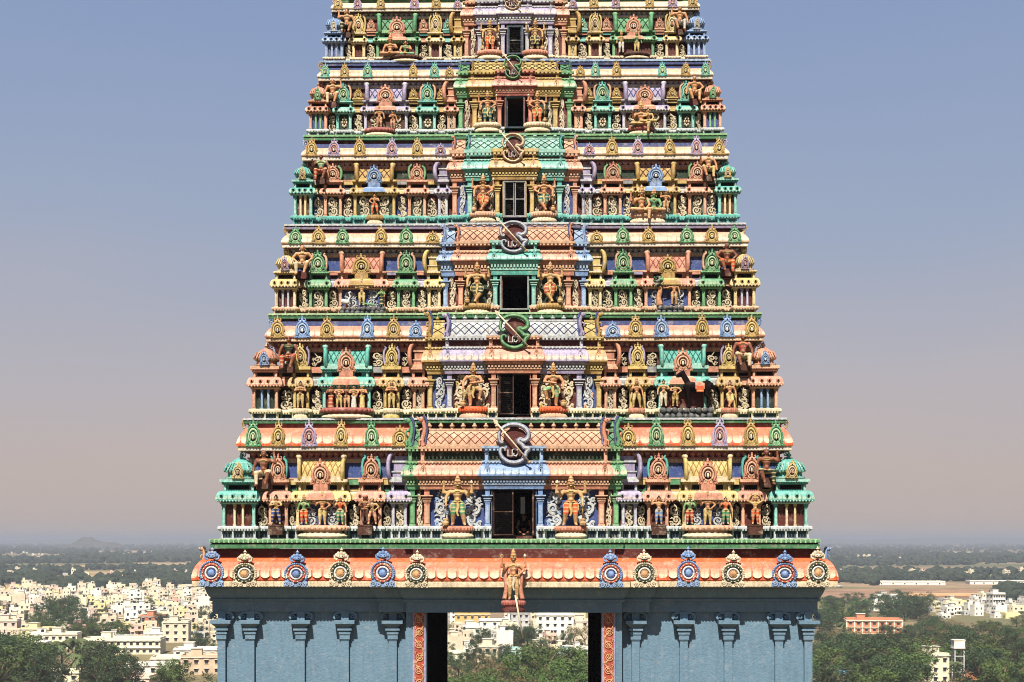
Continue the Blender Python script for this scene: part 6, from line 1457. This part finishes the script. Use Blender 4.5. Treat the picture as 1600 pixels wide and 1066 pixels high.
def try_house(px, py, where, group, stuff=None, hv=None):
    x, y = ground_at(px, py); i = rh.randrange(len(HV)) if hv is None else hv
    r = max(HV[i][1], HV[i][2]) * .44
    for a, b_, c_ in taken:
        if (a - x) ** 2 + (b_ - y) ** 2 < (c_ + r) ** 2 * .8: return False
    taken.append((x, y, r)); base = rh.choice((.25, .25, .32, 1.82, -1.32)); rot = base + rh.uniform(-.08, .08); sc = (rh.uniform(.7, 1.1), rh.uniform(.7, 1.1), rh.uniform(.75, 1.1))
    if stuff is not None: stuff.append((i, x, y, rot, sc)); return True
    o = mk('house', HM[i], None, (x, y, height(x, y) - .3), (0, 0, rot), sc)
    tag(o, f'{HV[i][0]} {HN[HV[i][3] - 1]}-storey house {where}', 'house', group); return True
rh = random.Random(77)
# ---- buildings that stand out, each with its own parts
def building(px, py, w, d, st, wall, label, rot=.15, nwin=6, roofc='roof_grey', hut=True, bands=None, fh=3.2, pil=None, cat='building'):
    x, y = ground_at(px, py); root = mk('building', None, None, (x, y, height(x, y) - .2), (0, 0, rot)); tag(root, label, cat); taken.append((x, y, max(w, d) * .5)); wm = 'wall_' + wall; h = st * fh
    mb = MB(); mb.box(-w / 2, w / 2, -d / 2, d / 2, -1.5, h, wm); mk('wall', mb.mesh('wall'), root)
    mb = MB(); mb.box(-w / 2 - .4, w / 2 + .4, -d / 2 - .4, d / 2 + .4, h + .01, h + .25, roofc)
    for a in (-1, 1): mb.box(a * w / 2, a * (w / 2 - .25), -d / 2, d / 2, h + .25, h + 1.0, wm); mb.box(-w / 2 + .25, w / 2 - .25, a * d / 2, a * (d / 2 - .25), h + .25, h + 1.0, wm)
    rf = mk('roof', mb.mesh('roof'), root)
    if hut: mb = MB(); mb.box(-w * .3, -w * .3 + 4, -1, 3, h + .25, h + 3, wm); mb.box(-w * .3 - .3, -w * .3 + 4.3, -1.3, 3.3, h + 3, h + 3.2, roofc); mk('stair_hut', mb.mesh('stair_hut'), rf)
    wmsh = cached('bwin', lambda: _winmesh())
    for f in range(st):
        for j in range(nwin): mk('window', wmsh, root, (-w / 2 + w * (j + .5) / nwin, -d / 2, f * fh + 1.0))
        for j in range(2): mk('window', wmsh, root, (-w / 2, -d / 4 + j * d / 2, f * fh + 1.0), (0, 0, R(-90)))
    if bands:
        for f in range(1, st + 1): mb = MB(); mb.box(-w / 2 - .3, w / 2 + .3, -d / 2 - .7, -d / 2 - .01, f * fh - .25, f * fh - .05, 'wall_' + bands); mk('sunshade', mb.mesh('sunshade'), root)
    if pil:
        for j in range(pil[1] + 1): mb = MB(); mb.box(-.35, .35, -.35, 0, -1, h, 'wall_' + pil[0]); mk('pier', mb.mesh('pier'), root, (-w / 2 + w * j / pil[1], -d / 2 - .01, 0))
def _winmesh():
    mb = MB(); mb.box(-.65, .65, -.04, .05, 0, 1.4, 'pane_dark'); mb.box(-.9, .9, -.5, .02, 1.5, 1.6, 'wall_white'); mb.box(-.75, .75, -.12, .02, -.1, 0, 'wall_white'); return mb.mesh('window')
building(195, 1021, 33, 12, 2, 'cream', 'long cream two-storey school building in the lower town', .06, 12, bands='white')
building(30, 1016, 26, 11, 1, 'white', 'long white low hall behind the dark grove', .08, 8, hut=False)
building(98, 1012, 15, 10, 2, 'cream', 'cream two-storey block left of the long cream school', .1, 5)
building(60, 1003, 14, 9, 2, 'butter', 'pale yellow block at the foot of the town, near the big trees', -.05, 4)
building(125, 997, 10, 9, 2, 'rosy', 'brick-pink block in the lower middle of the town', .1, 3)
building(12, 1000, 11, 9, 3, 'blush', 'pinkish three-storey block near the picture edge', .12, 3)
building(250, 1000, 13, 9, 1, 'white', 'low white house behind the long cream school', .02, 4)
building(225, 1052, 20, 9, 1, 'white', 'white low-roofed hall in front of the long cream school', .1, 5, hut=False)
building(318, 1052, 15, 12, 2, 'tan', 'brown terraced house close to the tower corner', .1, 4)
building(240, 980, 12, 9, 2, 'terracotta', 'bright orange house standing out among the pale town roofs', -.2, 3)
building(277, 1003, 12, 10, 3, 'sand', 'tall sand-coloured block beside the tower corner', .1, 3)
building(292, 1040, 26, 14, 1, 'cream', 'long low cream hall with a pale roof near the tower corner', .12, 8, hut=False)
building(308, 1026, 18, 9, 1, 'white', 'white low annex with a parapet behind the long cream hall', .05, 5)
building(78, 1064, 22, 10, 1, 'cream', 'cream flat-roofed compound below the palms', .1, 6, hut=False)
building(212, 1072, 13, 9, 1, 'blush', 'small pinkish house at the bottom edge of the town', -.1, 3)
building(1364, 998, 27, 12, 3, 'terracotta', 'three-storey terracotta college building among the trees', -.12, 7, bands='cream', pil=('cream', 7))
building(1458, 1066, 7.5, 8, 3, 'cream', 'small white three-storey house with a roof hut in the scrub', .35, 2)
building(1387, 951, 17, 9, 3, 'white', 'white stepped house at the edge of the wood behind the mast', .1, 4)
building(1556, 957, 9, 9, 4, 'white', 'tallest white block of the village right of the mast', .2, 5)
building(868, 1001, 18, 12, 4, 'white', 'large white four-storey apartment block seen through the gateway', -.05, 5)
building(907, 1000, 9, 10, 3, 'blush', 'peach narrow block beside the white apartments in the gateway', -.05, 2)
building(772, 988, 16, 9, 2, 'white', 'long plain white house seen through the gateway', .1, 3, hut=False)
building(738, 977, 20, 10, 2, 'ochre', 'ochre yellow house row seen through the gateway', .05, 5)
building(736, 1000, 9, 9, 2, 'white', 'small white house with a sloping shade in the gateway thicket', .2, 2)
building(800, 1026, 6, 6, 1, 'aqua', 'small aqua house among the gateway trees', .3, 2, hut=False)
building(765, 1034, 9, 8, 2, 'sand', 'sand-coloured house half hidden in the gateway trees', -.2, 3)
building(884, 1048, 6, 8, 2, 'aqua', 'narrow aqua house at the edge of the gateway thicket', .1, 2)
building(812, 985, 10, 9, 3, 'greyish', 'grey stepped house between the white blocks in the gateway', .1, 3)
building(705, 1032, 12, 7, 1, 'cream', 'low cream wall-like house beside the gateway jamb', .05, 3, hut=False)
building(1420, 914, 75, 14, 1, 'white', 'very long low white shed across the far fields', 0, 6, hut=False, fh=3.6)
building(1556, 913, 62, 14, 1, 'white', 'second long low white shed nearer the picture edge', .02, 6, hut=False, fh=3.6)
for px in (712, 730, 790, 805, 838, 855, 880, 900):
    for dy in (966, 974, 990, 1006, 1020): try_house(px + rh.uniform(-6, 6), dy, 'in the town seen through the gateway', 'houses seen through the gateway')
# water tank on stilts
x, y = ground_at(1497, 1062); wt = mk('water_tank', None, None, (x, y, height(x, y))); tag(wt, 'white square water tank on tall thin stilts in the scrub', 'water tank')
mb = MB(); mb.box(-1.9, 1.9, -1.9, 1.9, 11.4, 14.0, 'wall_white'); mb.box(-2.2, 2.2, -2.2, 2.2, 11.1, 11.4, 'roof_grey'); mb.box(-2.1, 2.1, -2.1, 2.1, 14.0, 14.25, 'wall_cream'); mk('tank', mb.mesh('tank'), wt)
for a in (-1, 1):
    for b_ in (-1, 1): mb = MB(); mb.box(-.18, .18, -.18, .18, -1, 11.1, 'wall_greyish'); mk('stilt', mb.mesh('stilt'), wt, (a * 1.6, b_ * 1.6, 0))
for z in (2.8, 5.6, 8.4):
    for a in (-1, 1): mb = MB(); mb.box(-1.42, 1.42, -.1, .1, -.12, .12, 'wall_greyish'); mk('brace', mb.mesh('brace'), wt, (0, a * 1.6, z))
x, y = ground_at(1425, 968); mb = MB(); mb.tube([(x, y, GZ - 1), (x, y, GZ + 11.5)], [.22, .1], 'wall_greyish', 7); mb.box(x - .8, x + .8, y - .06, y + .06, GZ + 10.2, GZ + 10.4, 'wall_greyish'); tag(mb.build('mast'), 'thin grey lamp mast standing before the tall wood', 'mast')
x, y = ground_at(1322, 1064); sh = mk('shed', None, None, (x, y, height(x, y)), (0, 0, .2)); tag(sh, 'small shed with a blue sheet roof at the bottom edge', 'shed'); plain_mat('blue_sheet', (70, 130, 200), 0.5, 0.4, 1, 0.2)
mb = MB(); mb.box(-2.2, 2.2, -1.8, 1.8, -1, 2.4, 'wall_sand'); mk('wall', mb.mesh('wall'), sh); mb = MB(); mb.add([(-2.6, -2.3, 2.42), (2.6, -2.3, 2.42), (2.6, 2.3, 3.5), (-2.6, 2.3, 3.5), (-2.6, -2.3, 2.5), (2.6, -2.3, 2.5), (2.6, 2.3, 3.58), (-2.6, 2.3, 3.58)], [(0, 1, 2, 3), (4, 5, 6, 7), (0, 1, 5, 4), (1, 2, 6, 5), (2, 3, 7, 6), (3, 0, 4, 7)], 'blue_sheet'); mk('roof', mb.mesh('roof'), sh)
nh = 0; tries = 0
while nh < 205 and tries < 6000:
    tries += 1; py = 1014 - 86 * rh.random() ** 0.7; px = rh.uniform(-20, 352)
    if py > 1004 and 110 < px < 330: continue
    row = 'far back row' if py < 944 else 'middle rows' if py < 970 else 'front rows'
    nh += try_house(px, py, f'in the {row} of the left town', f'{row} of the left town')
nh = 0; tries = 0
while nh < 40 and tries < 2000:
    tries += 1; px = rh.uniform(1428, 1620); py = rh.uniform(940, 968)
    nh += try_house(px, py, 'in the white village right of the mast', 'houses of the right village', hv=rh.choice((1, 13, 1, 10, 0, 8, 13, 2)))
for _ in range(6): try_house(rh.uniform(1360, 1410), rh.uniform(945, 958), 'beside the white stepped house', 'houses beside the stepped house', hv=rh.choice((1, 13)))
rest = []; tries = 0
while len(rest) < 330 and tries < 5000:
    tries += 1
    if rh.random() < .55: px, py = rh.uniform(-20, 352), rh.uniform(922, 946)
    else:
        px = rh.uniform(-20, 352) if rh.random() < .5 else rh.uniform(1270, 1620); py = rh.choice((866, 869, 872, 876, 900)) + rh.uniform(-2, 2)
    try_house(px, py, '', '', rest)
V, Fc, Mi = [], [], []; off = 0; names = []
for i, x, y, rot, sc in rest:
    me = HM[i]; cs, sn = math.cos(rot), math.sin(rot)
    for v in me.vertices: a, b_, c_ = v.co.x * sc[0], v.co.y * sc[1], v.co.z * sc[2]; V.append((x + a * cs - b_ * sn, y + a * sn + b_ * cs, GZ + c_))
    mp = []
    for m in me.materials:
        if m not in names: names.append(m)
        mp.append(names.index(m))
    for p in me.polygons: Fc.append(tuple(k + off for k in p.vertices)); Mi.append(mp[p.material_index])
    off += len(me.vertices)
me = bpy.data.meshes.new('distant_houses'); me.from_pydata(V, [], Fc)
for m in names: me.materials.append(m)
me.polygons.foreach_set('material_index', Mi); mk('distant_houses', me)['kind'] = 'stuff'
# things that share a look are told apart by their order across the view
by = {}
for o in list(COL.objects):
    if o.parent is None and o.get('category') in ('house', 'tree', 'palm tree'): by.setdefault(o['label'], []).append(o)
ORDI = 'first second third fourth fifth sixth seventh eighth ninth tenth eleventh twelfth thirteenth fourteenth fifteenth sixteenth seventeenth eighteenth nineteenth twentieth'.split()
def across(o): d = Vector((o.location.x, o.location.y)) - CAMP; return d.dot(VR) / d.dot(VD)
for lb, obs in by.items():
    if len(obs) > 1:
        for i, o in enumerate(sorted(obs, key=across)): o['label'] = f'{lb}, {ORDI[i] if i < 20 else str(i + 1) + ("st" if i % 10 == 0 else "nd" if i % 10 == 1 else "rd" if i % 10 == 2 else "th")} from left'
# ------------------------------------------------------------------ haze over the plain
mb = MB(); mb.box(-60000, 60000, -4000, 60000, GZ - 3, 31, 'black'); hz = mb.build('haze'); hz['kind'] = 'stuff'; hz.data.materials.clear()
m = bpy.data.materials.new('haze_air'); m.use_nodes = True; N = m.node_tree.nodes; N.remove(N['Principled BSDF'])
pv = N.new('ShaderNodeVolumePrincipled'); pv.inputs['Color'].default_value = (0.30, 0.335, 0.41, 1); pv.inputs['Density'].default_value = 0.00017; pv.inputs['Anisotropy'].default_value = 0.0
m.node_tree.links.new(pv.outputs[0], N['Material Output'].inputs['Volume']); hz.data.materials.append(m)
